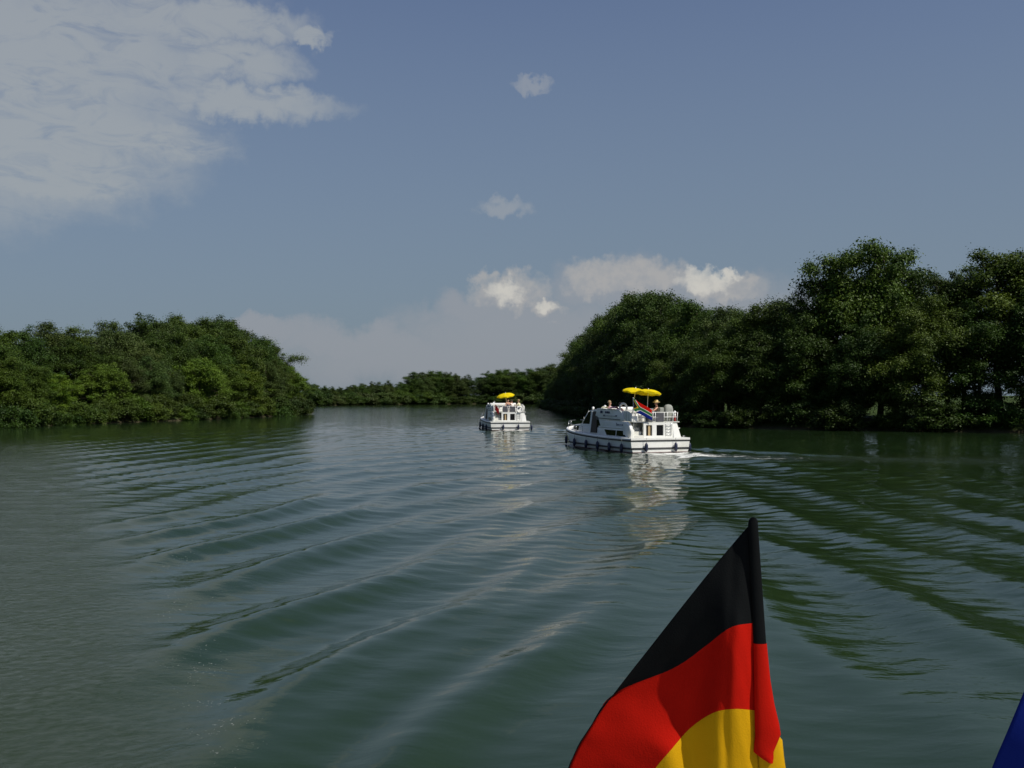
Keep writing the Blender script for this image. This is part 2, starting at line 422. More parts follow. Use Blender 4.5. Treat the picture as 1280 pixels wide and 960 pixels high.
def water_h(x, y):
    D = np.hypot(x, y)
    h = np.zeros(x.shape)
    # left: short steep diverging waves, edge fanning out to the left
    edge = -2.0 - (y - 9.5) * .50                       # outer limit of the wave group
    envL = sstep(x, edge - 1.2 - .03 * y, edge + .8 + .03 * y) * (1 - .75 * sstep(x, edge + 2.2 + .10 * y, edge + 5.5 + .25 * y))
    envL *= (1 - .55 * sstep(y, 24, 70)) * (1 - sstep(y, 95, 150))
    envL *= .75 + .5 * vnoise(x, y, 7, 11)
    h += envL * train(x, y, -2.35, 11.2, 17, 2.3, .054, .0022, .3) * (.35 + 1.3 * vnoise(x, y, 3.5, 51))
    # centre: longer, softer swell with crests turning across the river
    envC = sstep(x, -7 - .12 * y, -1 - .04 * y) * (1 - sstep(x, 2.0 + .02 * y, 6 + .06 * y)) * (1 - .5 * sstep(y, 30, 80)) * (1 - .85 * sstep(y, 80, 140))
    envC *= .6 + .8 * vnoise(x, y, 10, 12)
    h += envC * train(x, y, -.6, 14.0, 27, 3.3, .040, -.0030, .2, 2)
    # right: wake of the near boat running down the right-hand side
    envR = sstep(x, 2.6, 5.4) * (1 - .8 * sstep(x, 14, 22)) * sstep(y, 9, 14) * (1 - .7 * sstep(y, 34, 50)) * (1 - sstep(y, 60, 80))
    envR *= .55 + .9 * vnoise(x, y, 6, 13)
    h += envR * train(x, y, 8.0, 24, -4, 2.6, .046, -.002, .25, 7)
    # bow and stern waves round the two boats
    for B, k in ((BOAT_A, 1.0), (BOAT_B, 1.0)):
        ox, oy = B['o']; a = R(B['hd'])
        fy = (x - ox) * math.sin(a) + (y - oy) * math.cos(a); fx = (x - ox) * math.cos(a) - (y - oy) * math.sin(a)
        s = (11.0 - fy)                                   # metres behind the bow
        for sg in (-1, 1):
            off = sg * fx - (1.4 + s * .36)
            e = np.exp(-(off / 1.1) ** 2) * sstep(s, 0, 2) * (1 - sstep(s, 12, 27))
            h += k * .085 * e * np.cos(off * 2.6)
        e = np.exp(-(fx / 2.2) ** 2) * sstep(-fy, -.2, .5) * (1 - sstep(-fy, 6, 22))
        h += .06 * e * np.cos(fy * 2 * math.pi / 2.6)
    # small wind ripple everywhere
    rp = 0
    for i, (az, lam, am) in enumerate(((78, 1.35, .0072), (101, .82, .0056), (64, .56, .0036), (112, .41, .0024), (88, .30, .0015))):
        a = R(az); ac = x * math.cos(a) - y * math.sin(a)
        rp = rp + am * np.sin(2 * math.pi / lam * ac + 3.5 * vnoise(x, y, lam * 3.2, 20 + i)) * (.35 + 1.1 * vnoise(x, y, lam * 6, 30 + i))
    fade = (1 - .6 * sstep(D, 60, 160)) * (.35 + .65 * sstep(D, 13, 30))
    ch = 0                                               # confused chop in the churned water behind the boats
    for bx, by, r0 in ((9.6, 54.5, 5.0), (7.0, 47.0, 6.5), (.2, 92.0, 4.5)):
        ch = np.maximum(ch, np.exp(-((x - bx) ** 2 / r0 ** 2 + (y - by) ** 2 / (r0 * 1.6) ** 2)))
    rp = rp * (1 + 1.1 * ch) + ch * .055 * ((vnoise(x, y, .9, 61) - .5) + .6 * (vnoise(x, y, .5, 62) - .5))
    crest = np.clip(h / .05, 0, 1)                       # little ripples ride the crests
    return h + rp * fade * (.55 + .9 * vnoise(x, y, 14, 40)) + crest * .010 * (vnoise(x * 1.6, y, .34, 71) - .5) * sstep(vnoise(x, y, 2.6, 72), .35, .7) * (1 - sstep(D, 40, 80))

WAKE = [(8.9, 57.2), (10.8, 55.2), (13.6, 53.6), (18, 52.6), (26, 51.2), (40, 49)]
BUB = [(-2.3, 8.0), (-2.9, 10.2), (-4.3, 13.2), (-5.6, 17.0), (-7.6, 23.0), (-9.6, 29.0)]
def boat_local(B, x, y):
    a = R(B['hd']); dx, dy = x - B['o'][0], y - B['o'][1]
    return dx * math.cos(a) - dy * math.sin(a), dx * math.sin(a) + dy * math.cos(a)
def foam_f(x, y):
    d, t = path_d(x, y, WAKE)
    f = .95 * np.exp(-(d / (3.0 + 2.0 * t)) ** 2) * (1 - .35 * sstep(t, .03, .16)) * (1 - sstep(t, .16, .44))
    for B, w in ((BOAT_A, 1.0), (BOAT_B, .9)):
        lx, ly = boat_local(B, x, y)
        f = np.maximum(f, 1.1 * w * np.exp(-(lx / 1.7) ** 4) * np.exp(-((ly + .6) / 1.4) ** 2) * (ly < .1))
        s = 10.2 - ly
        for sg in (-1, 1):                              # bow wave breaking at the shoulder and running aft beside the hull
            off = sg * lx - (1.75 + s * .12)
            f = np.maximum(f, 1.1 * np.exp(-(off / .36) ** 2) * sstep(s, 0, .8) * (1 - sstep(s, 1.0, 3.6)))
            f = np.maximum(f, .7 * np.exp(-((sg * lx - 2.05) / .16) ** 2) * (ly > 0) * (ly < 9))
    return f
def turb_f(x, y):
    d, t = path_d(x, y, WAKE)
    f = np.exp(-(d / (1.6 + 4.5 * t)) ** 2) * (1 - .5 * t)
    edge = -2.6 - (y - 9.5) * .42
    f = np.maximum(f, .55 * sstep(-(x - edge), -.2, 1.0 + .05 * y) * (1 - sstep(y, 50, 110)))
    f = np.maximum(f, .4 * sstep(y, 120, 260))
    return f
def bub_f(x, y):
    d, t = path_d(x, y, BUB)
    return np.exp(-(d / (.4 + .5 * t)) ** 2) * (1 - .3 * t)

def water_material():
    m = bpy.data.materials.new('river_water'); m.use_nodes = True
    nt = m.node_tree; nt.nodes.clear(); g = G(nt)
    out = g.new('ShaderNodeOutputMaterial'); b = g.new('ShaderNodeBsdfPrincipled')
    geo = g.new('ShaderNodeNewGeometry'); P = geo.outputs['Position']
    sep = g.new('ShaderNodeSeparateXYZ'); g.l.new(P, sep.inputs[0])
    def att(n):
        a = g.new('ShaderNodeAttribute', attribute_name=n); return a.outputs['Fac']
    foam, turb, bub = att('foam'), att('turb'), att('bubbles')
    big = g.noise(P, .08, 4, .6)
    col = g.mix(big, (.012, .028, .009), (.017, .033, .011))
    col = g.mix(g.m('MULTIPLY', turb, .55), col, (.026, .034, .016))
    g.put(b.inputs['Base Color'], col)
    b.inputs['Roughness'].default_value = .035; b.inputs['IOR'].default_value = 1.33
    # ripples as bump: long-crested in x
    s1 = g.comb(g.m('MULTIPLY', sep.outputs[0], .45), sep.outputs[1], 0.0)
    r1 = g.noise(s1, 3.2, 3, .55, .6)
    s2 = g.comb(g.m('MULTIPLY_ADD', sep.outputs[0], .6, g.m('MULTIPLY', sep.outputs[1], .25)), sep.outputs[1], 5.0)
    r2 = g.noise(s2, 11.0, 3, .6, .3)
    r3 = g.noise(P, 7.0, 5, .7, 1.2)
    cd = g.new('ShaderNodeVectorMath', operation='LENGTH'); g.l.new(P, cd.inputs[0])
    patch = g.m('MULTIPLY', g.smooth(g.noise(P, .22, 3), .35, .65, .35, 1.0), g.smooth(cd.outputs['Value'], 8.0, 26.0, .45, 1.0))
    hgt = g.m('MULTIPLY', g.m('MULTIPLY_ADD', r2, .16, g.m('MULTIPLY', r1, .62)), patch)
    hgt = g.m('ADD', hgt, g.m('MULTIPLY', g.m('MULTIPLY', r3, turb), .75))
    bn = g.new('ShaderNodeBump'); bn.inputs['Strength'].default_value = 1.0; bn.inputs['Distance'].default_value = .028
    g.l.new(hgt, bn.inputs['Height']); g.l.new(bn.outputs[0], b.inputs['Normal'])
    # foam: aerated water
    fo = g.new('ShaderNodeBsdfPrincipled'); fo.inputs['Base Color'].default_value = (.70, .71, .66, 1); fo.inputs['Roughness'].default_value = .7
    fn = g.noise(g.comb(g.m('MULTIPLY', sep.outputs[0], .7), sep.outputs[1], 2.0), 1.7, 7, .74, .8)
    thr = g.m('SUBTRACT', .80, g.m('MULTIPLY', foam, .40))
    fm = g.m('MULTIPLY', g.smooth(g.m('SUBTRACT', fn, thr), -.02, .13), g.smooth(foam, .03, .2))
    bnz = g.noise(P, 26.0, 2, .5); bn2 = g.noise(P, 1.6, 3, .6)
    bm_ = g.m('MULTIPLY', g.smooth(g.m('ADD', g.m('MULTIPLY', bub, .13), bnz), .76, .81), g.m('MULTIPLY', g.smooth(bub, .1, .5), g.smooth(bn2, .45, .6)))
    fac = g.m('MAXIMUM', fm, g.m('MULTIPLY', bm_, .22), clamp=True)
    bf = g.new('ShaderNodeBump'); bf.inputs['Strength'].default_value = 1.0; bf.inputs['Distance'].default_value = .09
    g.l.new(fn, bf.inputs['Height']); g.l.new(bf.outputs[0], fo.inputs['Normal'])
    mx = g.new('ShaderNodeMixShader'); g.l.new(fac, mx.inputs[0]); g.l.new(b.outputs[0], mx.inputs[1]); g.l.new(fo.outputs[0], mx.inputs[2])
    g.l.new(mx.outputs[0], out.inputs[0])
    return m

def build_water():
    ys = [5.0]
    while ys[-1] < 560: ys.append(ys[-1] * 1.0058)
    s = 4.0
    while ys[-1] < 12000: s *= 1.5; ys.append(ys[-1] + s)
    s = .1
    while ys[0] > -2500: ys.insert(0, ys[0] - s); s *= 1.25
    ys = np.array(ys)
    t = list(np.linspace(-.60, .60, 640)); s = t[1] - t[0]
    while t[-1] < 500: s *= 1.22; t.append(t[-1] + s); t.insert(0, t[0] - s)
    t = np.array(t)
    X = t[None, :] * np.maximum(ys, 8.0)[:, None] * np.where(ys > 600, (600 / np.maximum(ys, 600)), 1.0)[:, None]
    Y = np.repeat(ys[:, None], len(t), 1)
    x, y = X.ravel(), Y.ravel()
    z = water_h(x, y)
    # keep waves only where the mesh is fine enough, flat at distance
    z *= (1 - sstep(np.hypot(x, y), 200, 330)) * (1 - sstep(np.abs(x) / np.maximum(y, 8), .60, .9)) * sstep(y, 4.9, 6.5)
    o, me = np_mesh('river_water', np.stack([x, y, z], -1), len(ys), len(t), water_material())
    for n, f in (('foam', foam_f), ('turb', turb_f), ('bubbles', bub_f)):
        a = me.attributes.new(n, 'FLOAT', 'POINT'); a.data.foreach_set('value', f(x, y).astype(np.float32))
    tag(o, 'rippled grey-green river with boat wakes', 'water', kind='structure')
build_water()

# ------------------------------------------------------------------ trees
def leaf_material(name, c0, c1, c2):
    m = bpy.data.materials.new(name); m.use_nodes = True
    nt = m.node_tree; nt.nodes.clear(); g = G(nt)
    out = g.new('ShaderNodeOutputMaterial'); b = g.new('ShaderNodeBsdfPrincipled'); t = g.new('ShaderNodeBsdfTranslucent'); mx = g.new('ShaderNodeMixShader')
    a = g.new('ShaderNodeAttribute', attribute_name='tint')
    oi = g.new('ShaderNodeObjectInfo')
    c = g.mix(a.outputs['Fac'], c0, c1)
    c = g.mix(g.m('MULTIPLY', oi.outputs['Random'], .6), c, c2)
    hs = g.new('ShaderNodeHueSaturation'); g.l.new(c, hs.inputs['Color'])
    g.put(hs.inputs['Value'], g.m('MULTIPLY_ADD', g.m('FRACT', g.m('MULTIPLY', oi.outputs['Random'], 7.31)), .5, .75))
    g.put(hs.inputs['Hue'], g.m('MULTIPLY_ADD', g.m('FRACT', g.m('MULTIPLY', oi.outputs['Random'], 3.77)), .03, .485))
    g.l.new(hs.outputs[0], b.inputs['Base Color']); g.l.new(hs.outputs[0], t.inputs['Color'])
    b.inputs['Roughness'].default_value = .55; b.inputs['Specular IOR Level'].default_value = .25
    mx.inputs[0].default_value = .22
    g.l.new(b.outputs[0], mx.inputs[1]); g.l.new(t.outputs[0], mx.inputs[2]); g.l.new(mx.outputs[0], out.inputs[0])
    return m
M['leaf_dark'] = leaf_material('leaf_dark', (.017, .040, .004), (.050, .088, .009), (.036, .064, .008))
M['leaf_mid'] = leaf_material('leaf_mid', (.026, .058, .005), (.072, .118, .011), (.050, .080, .010))
M['leaf_light'] = leaf_material('leaf_light', (.052, .110, .007), (.118, .185, .013), (.072, .112, .014))
M['leaf_grey'] = leaf_material('leaf_grey', (.034, .062, .012), (.076, .112, .022), (.054, .084, .018))
M['bark'] = pmat('bark', (.075, .058, .040), .9, var=.5, vscale=5, bump=.6)

def make_leaves(clusters, size, rng, per, name, mat):
    """clusters: (centre, radius, flatten, tint); returns one crown mesh of leaf clumps"""
    cs = np.array([c[0] for c in clusters]); rs = np.array([c[1] for c in clusters])
    tn = np.array([c[3] for c in clusters]); fl = np.array([c[2] for c in clusters])
    w = rs ** 2; cnt = np.maximum(4, (per * len(clusters) * w / w.sum()).astype(int))
    idx = np.repeat(np.arange(len(clusters)), cnt); n = len(idx)
    d = rng.normal(size=(n, 3)); d /= np.linalg.norm(d, axis=1)[:, None]
    low = d[:, 2] < -.2; d[low & (rng.random(n) < .6), 2] *= -1
    rad = rs[idx] * (.45 + .62 * rng.random(n) ** .55) * (1 + .36 * rng.normal(size=n))
    p = cs[idx] + d * rad[:, None] * np.stack([np.ones(n), np.ones(n), fl[idx]], -1)
    nr = d * .55 + rng.normal(size=(n, 3)) * .55 + np.array([0, 0, .55]); nr /= np.linalg.norm(nr, axis=1)[:, None]
    a = np.cross(nr, rng.normal(size=(n, 3))); a /= np.linalg.norm(a, axis=1)[:, None] + 1e-9
    bq = np.cross(nr, a)
    sz = size * (.6 + .8 * rng.random(n))
    L = a * sz[:, None]; W = bq * (sz * (.42 + .25 * rng.random(n)))[:, None]; dr = -nr * (sz * .18)[:, None]
    V = np.stack([p - L + dr, p + W * 1.0 + L * .1, p + L + dr, p - W + L * (-.1)], 1).reshape(-1, 3)
    me = bpy.data.meshes.new(name)
    me.vertices.add(n * 4); me.vertices.foreach_set('co', V.astype(np.float32).ravel())
    q = np.arange(n)[:, None] * 4
    F = np.concatenate([q + np.array([[0, 1, 2]]), q + np.array([[0, 2, 3]])], 1).reshape(-1, 3)
    me.loops.add(F.size); me.loops.foreach_set('vertex_index', F.ravel().astype(np.int32))
    me.polygons.add(len(F)); me.polygons.foreach_set('loop_start', (np.arange(len(F)) * 3).astype(np.int32))
    try: me.polygons.foreach_set('loop_total', np.full(len(F), 3, np.int32))
    except Exception: pass
    me.update(calc_edges=True)
    at = me.attributes.new('tint', 'FLOAT', 'POINT')
    tv = np.clip(tn[idx] + rng.normal(size=n) * .16, 0, 1)
    at.data.foreach_set('value', np.repeat(tv, 4).astype(np.float32))
    me.materials.append(mat)
    return me

def make_tree(seed, H=16.0, crown0=.18, width=.34, nl=15, leaves=15000, size=.24, shape='round', mat='leaf_dark', sub=5, crad=1.15, lean=.0, dome=34):
    rnd = random.Random(seed); rng = np.random.default_rng(seed)
    mb = MB(); clusters = []
    r0 = H * .018
    pts = []; px = py = 0
    for i in range(9):
        f = i / 8
        pts.append(Vector((px, py, f * H * .93))); px += rnd.uniform(-.2, .2) + lean * .3; py += rnd.uniform(-.2, .2)
    mb.tube(pts, [r0 * (1.25 if i == 0 else 1) * (1 - .85 * i / 8) for i in range(9)], 8)
    def trunk_at(f):
        k = min(7, int(f * 8)); return pts[k].lerp(pts[k + 1], f * 8 - k)
    def prof(f):
        if shape == 'round': return math.sin(math.pi * min(1, max(0, (f * .86 + .10)))) ** .6
        if shape == 'cone': return (1 - f) ** .7 * .95 + .12
        return (.55 + .45 * math.sin(math.pi * (f * .9 + .15))) * (1 - max(0, f - .8) * 2.6)
    for i in range(nl):
        f = (i + rnd.random() * .8) / nl
        h = crown0 + (1 - crown0) * f * .9
        base = trunk_at(min(.95, h * .82)); az = i * 2.4 + rnd.uniform(-.5, .5)
        rr = H * width * prof(f) * rnd.uniform(.7, 1.12)
        rise = H * (.10 + .10 * f) * rnd.uniform(.6, 1.3)
        tip = base + Vector((math.cos(az) * rr, math.sin(az) * rr, rise))
        tip.z = min(tip.z, H * .98)
        mid = base.lerp(tip, .5) + Vector((rnd.uniform(-.3, .3), rnd.uniform(-.3, .3), -.05 * rr + rnd.uniform(0, .4)))
        br = r0 * (.5 - .3 * f)
        mb.tube([base, mid, tip], [br, br * .6, br * .2], 5)
        tint = rnd.random()
        for k in range(sub):
            g_ = .35 + .65 * (k + rnd.random()) / sub
            p = (base.lerp(mid, g_ * 2) if g_ < .5 else mid.lerp(tip, g_ * 2 - 1))
            off = Vector((rnd.gauss(0, 1), rnd.gauss(0, 1), rnd.gauss(.15, .6))) * (rr * .24 + .3)
            q = p + off
            if q.z < crown0 * H * .6: q.z = crown0 * H * .6 + rnd.random()
            mb.tube([p, p.lerp(q, .55) + Vector((0, 0, .1)), q], [br * .35, br * .2, .015], 4)
            clusters.append((tuple(q), crad * rnd.uniform(.55, 1.2), rnd.uniform(.75, 1.0), min(1, max(0, tint * .6 + rnd.random() * .5))))
        clusters.append((tuple(tip), crad * rnd.uniform(.6, 1.05), .7, min(1, tint * .6 + rnd.random() * .5)))
    for k in range(5):
        q = pts[-1] + Vector((rnd.gauss(0, .8), rnd.gauss(0, .8), rnd.uniform(-1.4, .6)))
        clusters.append((tuple(q), crad * rnd.uniform(.5, .9), .8, rnd.random()))
    # outer dome of leaf clumps, each on its own twig
    nd = int(dome * (1.0 if shape != 'cone' else .6))
    for k in range(nd):
        el = math.asin(rnd.uniform(-.25, 1.0)); az = rnd.uniform(0, 6.283)
        fz = .58 + .38 * math.sin(el); lob = 1 + .16 * math.sin(3 * az + seed) + .1 * math.sin(5 * az + 2 * seed)
        rr = H * width * .92 * math.cos(el) * lob * rnd.uniform(.62, 1.12) * (.75 if shape == 'col' else 1)
        q = Vector((math.cos(az) * rr, math.sin(az) * rr, H * fz * rnd.uniform(.88, 1.07)))
        p = trunk_at(min(.95, max(.1, fz - .12))).lerp(q, .35)
        mb.tube([p, p.lerp(q, .6) + Vector((0, 0, .15)), q], [.05, .03, .012], 4)
        if rnd.random() < .45: clusters.append((tuple(q + Vector((rnd.gauss(0, .5), rnd.gauss(0, .5), crad * rnd.uniform(.3, .65)))), crad * rnd.uniform(.3, .5), 1.1, rnd.random()))
        clusters.append((tuple(q), crad * rnd.uniform(.5, 1.15), rnd.uniform(.75, 1.0), rnd.random()))
    leaves = int(leaves * 3.1); size = size * .54
    per = leaves / len(clusters)
    cme = make_leaves(clusters, size, rng, per, 'crown', M[mat])
    tr = mb.build('trunk', M['bark'])
    tm = tr.data; bpy.data.objects.remove(tr)
    zs = np.empty(len(cme.vertices) * 3, np.float32); cme.vertices.foreach_get('co', zs)
    return dict(trunk=tm, crown=cme, H=float(np.percentile(zs[2::3], 99.7)), rad=H * width, name='tree')

def make_bush(seed, H=3.2, W=2.4, leaves=5000, size=.17, mat='leaf_mid', ncl=34):
    rnd = random.Random(seed); rng = np.random.default_rng(seed); mb = MB(); cl = []
    for i in range(ncl):
        az = rnd.uniform(0, 6.283); rr = W * rnd.random() ** .6; z = H * (rnd.uniform(.08, .92)) * (1 - .45 * (rr / W) ** 2)
        q = Vector((math.cos(az) * rr, math.sin(az) * rr, z))
        cl.append((tuple(q), H * .19 * rnd.uniform(.6, 1.3), .75, rnd.random()))
        if i % 2 == 0:
            mb.tube([(math.cos(az) * .15, math.sin(az) * .15, -.2), q * .55 + Vector((0, 0, .2)), q], [.05, .03, .01], 4)
    cme = make_leaves(cl, size * .58, rng, leaves * 2.6 / ncl, 'foliage', M[mat])
    tr = mb.build('stem', M['bark']); tm = tr.data; bpy.data.objects.remove(tr)
    return dict(trunk=tm, crown=cme, H=H, rad=W, name='bush')

PT = [make_tree(1, 16, .10, .28, 17, 17000, .23, 'round', 'leaf_dark'),
      make_tree(2, 16, .08, .27, 18, 16000, .24, 'col', 'leaf_dark'),
      make_tree(3, 16, .12, .33, 16, 18000, .23, 'round', 'leaf_mid', crad=1.25),
      make_tree(4, 16, .06, .25, 17, 15000, .25, 'cone', 'leaf_mid'),
      make_tree(5, 16, .10, .31, 15, 16000, .22, 'round', 'leaf_grey', sub=6),
      make_tree(6, 17, .34, .24, 12, 10500, .21, 'col', 'leaf_dark', sub=4, crad=.95, dome=20),     # open tree, sky shows through
      make_tree(7, 17, .30, .25, 13, 12000, .21, 'col', 'leaf_mid', sub=4, crad=1.0, dome=24),
      make_tree(8, 11, .06, .36, 13, 12000, .22, 'round', 'leaf_light', crad=.9)]
PB = [make_bush(21, 3.4, 2.5, 5200, .17, 'leaf_mid'), make_bush(22, 3.0, 2.8, 5200, .17, 'leaf_dark'),
      make_bush(23, 3.6, 2.2, 5200, .18, 'leaf_light'), make_bush(24, 2.6, 2.6, 4500, .16, 'leaf_grey')]

def plant(P, x, y, h, rz, wscale=1.0, name=None, zoff=-.15):
    s = h / P['H']
    o = empty(name or ('broadleaf_tree' if P['name'] == 'tree' else 'bank_bush'), (x, y, gz(x, y) + zoff), rz)
    o.scale = (s * wscale, s * wscale, s)
    for n, me in ((('trunk' if P['name'] == 'tree' else 'stems'), P['trunk']), (('crown' if P['name'] == 'tree' else 'foliage'), P['crown'])):
        c = bpy.data.objects.new(n if n != 'stems' else 'stem', me); COL.objects.link(c); c.parent = o
    return o

def ppx(x, y): return 640 + FPX * x / y
def interp(tbl, v):
    if v <= tbl[0][0]: return tbl[0][1]
    for (a, p), (b, q) in zip(tbl, tbl[1:]):
        if v <= b: return p + (q - p) * (v - a) / (b - a)
    return tbl[-1][1]
TOP_R = [(672, 470), (692, 462), (714, 446), (735, 425), (752, 402), (765, 386), (788, 369), (825, 364), (862, 374), (880, 392), (905, 374), (925, 378), (950, 376), (975, 366), (1000, 354), (1022, 352), (1034, 322), (1060, 314), (1095, 304), (1125, 309), (1158, 310), (1172, 326), (1188, 334), (1205, 322), (1225, 308), (1245, 296), (1270, 298), (1320, 292)]
TOP_L = [(-60, 392), (0, 398), (30, 396), (50, 408), (70, 414), (95, 416), (118, 412), (135, 398), (165, 395), (188, 402), (205, 406), (225, 398), (250, 400), (272, 405), (300, 408), (330, 408), (348, 414), (362, 424), (374, 440), (385, 470), (390, 500)]
TOP_F = [(380, 482), (400, 482), (430, 485), (460, 480), (490, 477), (508, 480), (518, 468), (555, 466), (575, 470), (600, 467), (640, 464), (680, 461), (720, 450)]
def height_for(tbl, x, y): return max(2.0, (1.08 if tbl is TOP_F else 1.05 if tbl is TOP_L else 1.0) * ((HOR - interp(tbl, ppx(x, y))) * y / FPX + 1.0 * CAMZ) - gz(x, y))

def along(poly, i0, i1, step):
    """points every step metres along poly[i0..i1] with the landward normal"""
    P = [Vector(p) for p in poly[i0:i1 + 1]]; out = []; carry = 0.0
    for a, b in zip(P, P[1:]):
        L = (b - a).length; t = (b - a) / L; s = carry
        while s < L: out.append((a + t * s, t)); s += step
        carry = s - L
    return out

ORD = ['first', 'second', 'third', 'fourth', 'fifth', 'sixth', 'seventh', 'eighth', 'ninth', 'tenth', 'eleventh', 'twelfth', 'thirteenth', 'fourteenth', 'fifteenth', 'sixteenth', 'seventeenth', 'eighteenth', 'nineteenth', 'twentieth']
def ordinal(i):
    if i >= 99: return 'hundred-and-' + ordinal(i - 100) if i > 99 else 'hundredth'
    if i < 20: return ORD[i]
    tens = {2: 'twenty', 3: 'thirty', 4: 'forty', 5: 'fifty', 6: 'sixty', 7: 'seventy', 8: 'eighty', 9: 'ninety'}[(i + 1) // 10]; u = (i + 1) % 10
    return {'twenty': 'twentieth', 'thirty': 'thirtieth', 'forty': 'fortieth', 'fifty': 'fiftieth', 'sixty': 'sixtieth', 'seventy': 'seventieth', 'eighty': 'eightieth', 'ninety': 'ninetieth'}[tens] if u == 0 else tens + '-' + ORD[u - 1]

def wood(poly, i0, i1, side, rows, top, pick, seed, frame=(-60, 1560)):
    """rows: (distance inland, spacing, height factor, row key). side +1: land lies to the right of the walking direction"""
    rnd = random.Random(seed); res = {}
    for dist_, step, hf, key in rows:
        L = []
        for p, t in along(poly, i0, i1, step):
            nrm = Vector((t.y, -t.x)) * side
            q = p + nrm * (dist_ + rnd.uniform(-.8, .8)) + t * rnd.uniform(-.9, .9)
            if q.y < 20: continue
            px = ppx(q.x, q.y)
            if not frame[0] < px < frame[1]: continue
            L.append((px, q, hf))
        res[key] = [(px, plant_one(q, hf, top, pick, key, rnd), q) for px, q, hf in L]
    return res

def plant_one(q, hf, top, pick, key, rnd):
    P, ws = pick(q, key, rnd)
    full = height_for(top, q.x, q.y)
    if P['name'] == 'bush': h = hf * rnd.uniform(.75, 1.3)
    else: h = full * hf * (rnd.uniform(.93, 1.01) if hf >= .95 else rnd.uniform(.82, 1.08))
    return plant(P, q.x, q.y, h, rnd.uniform(0, 6.28), ws * rnd.uniform(.92, 1.12))

def name_row(items, group, text, where, shared=False, rev=False):
    items = sorted(items, key=lambda a: -a[0] if rev else a[0])
    out = [a for a in items if not -25 < a[0] < 1305]; items = [a for a in items if -25 < a[0] < 1305]
    for px, o, q in out:
        o['category'] = 'bush' if o.name.startswith('bank_bush') else 'tree'; o['group'] = group + ', beyond the picture edge'
        o['label'] = text + ', beyond the picture edge'
    for i, (px, o, q) in enumerate(items):
        kind = 'bush' if o.name.startswith('bank_bush') else 'tree'
        o['category'] = kind; o['group'] = group
        o['label'] = text if shared else f'{text}, {ordinal(i)} {where}'

# right bank wood
def pick_r(q, key, r):
    px = ppx(q.x, q.y)
    if key == 'bush': return PB[1], 1.3
    if key == 'front' and px > 1170: return r.choice([PT[5], PT[6]]), 1.15
    if key == 'back' and px > 1175: return PT[5], 1.1
    if key == 'front': return r.choice([PT[0], PT[1], PT[2], PT[3], PT[4]]), .95
    return r.choice([PT[0], PT[1], PT[2]]), 1.05
RR = wood(RB, 2, 13, 1, [(1.0, 4.0, 2.3, 'bush'), (2.6, 5.6, .72, 'edge'), (7.0, 5.4, 1.0, 'front'), (12.5, 7.0, .95, 'back')], TOP_R, pick_r, 5)
name_row([a for a in RR['bush'] if ppx(a[2].x, a[2].y) > 675], 'bushes at the foot of the right bank', 'dark green bush at the foot of the right bank', 'from the right edge', rev=True)
name_row(RR['edge'], 'lower trees overhanging the right bank', 'lower leafy tree overhanging the right bank', 'from the right edge', rev=True)
name_row(RR['front'], 'tall trees in the right bank wood', 'tall dark green tree of the right bank wood', 'from the right edge', rev=True)
name_row(RR['back'], 'trees deep in the right bank wood', 'tree half hidden deep in the right bank wood', '', shared=True)

# left bank wood
def pick_l(q, key, r):
    if key == 'bush': return r.choice([PB[1], PB[1], PB[0], PB[2]]), 1.1
    if key == 'edge': return r.choice([PT[7], PT[4], PT[2], PT[3], PT[7]]), 1.15
    return r.choice([PT[0], PT[2], PT[4], PT[0]]), 1.12
LBr = LB
RL = wood(LBr, 2, 11, -1, [(.4, 3.0, 2.5, 'bush'), (4.2, 5.6, .55, 'edge'), (9.0, 6.6, .86, 'middle'), (16, 8.0, 1.0, 'top')], TOP_L, pick_l, 8, frame=(-300, 376))
name_row(RL['bush'], 'bushes at the foot of the left bank', 'green bush at the waterline of the left bank', 'from the left edge')
name_row(RL['edge'], 'light green trees along the left bank', 'lower lighter green tree at the left bank', 'from the left edge')
name_row(RL['middle'], 'trees halfway up the left bank wood', 'rounded green tree in the middle tier of the left wood', 'from the left edge')
name_row(RL['top'], 'tallest trees of the left wood', 'tall rounded dark tree on the skyline of the left wood', 'from the left edge')

# far wood at the bend
def pick_f(q, key, r):
    if key == 'bush': return r.choice([PB[0], PB[1], PB[3]]), 1.4
    return r.choice([PT[0], PT[2], PT[1], PT[4]]), 1.4
RF = wood(FB, 2, 8, -1, [(1.5, 4.6, 4.2, 'bush'), (6, 5.2, .88, 'front'), (11, 5.0, 1.0, 'back')], TOP_F, pick_f, 12, frame=(384, 730))
name_row(RF['bush'], 'bushes on the far bank', 'small green bush at the waterline of the far bank', '', shared=True)
name_row(RF['front'], 'front trees of the far wood', 'distant tree at the front of the far wood', 'from the left end')
name_row(RF['back'], 'skyline trees of the far wood', 'distant tree on the skyline of the far wood', 'from the left end')

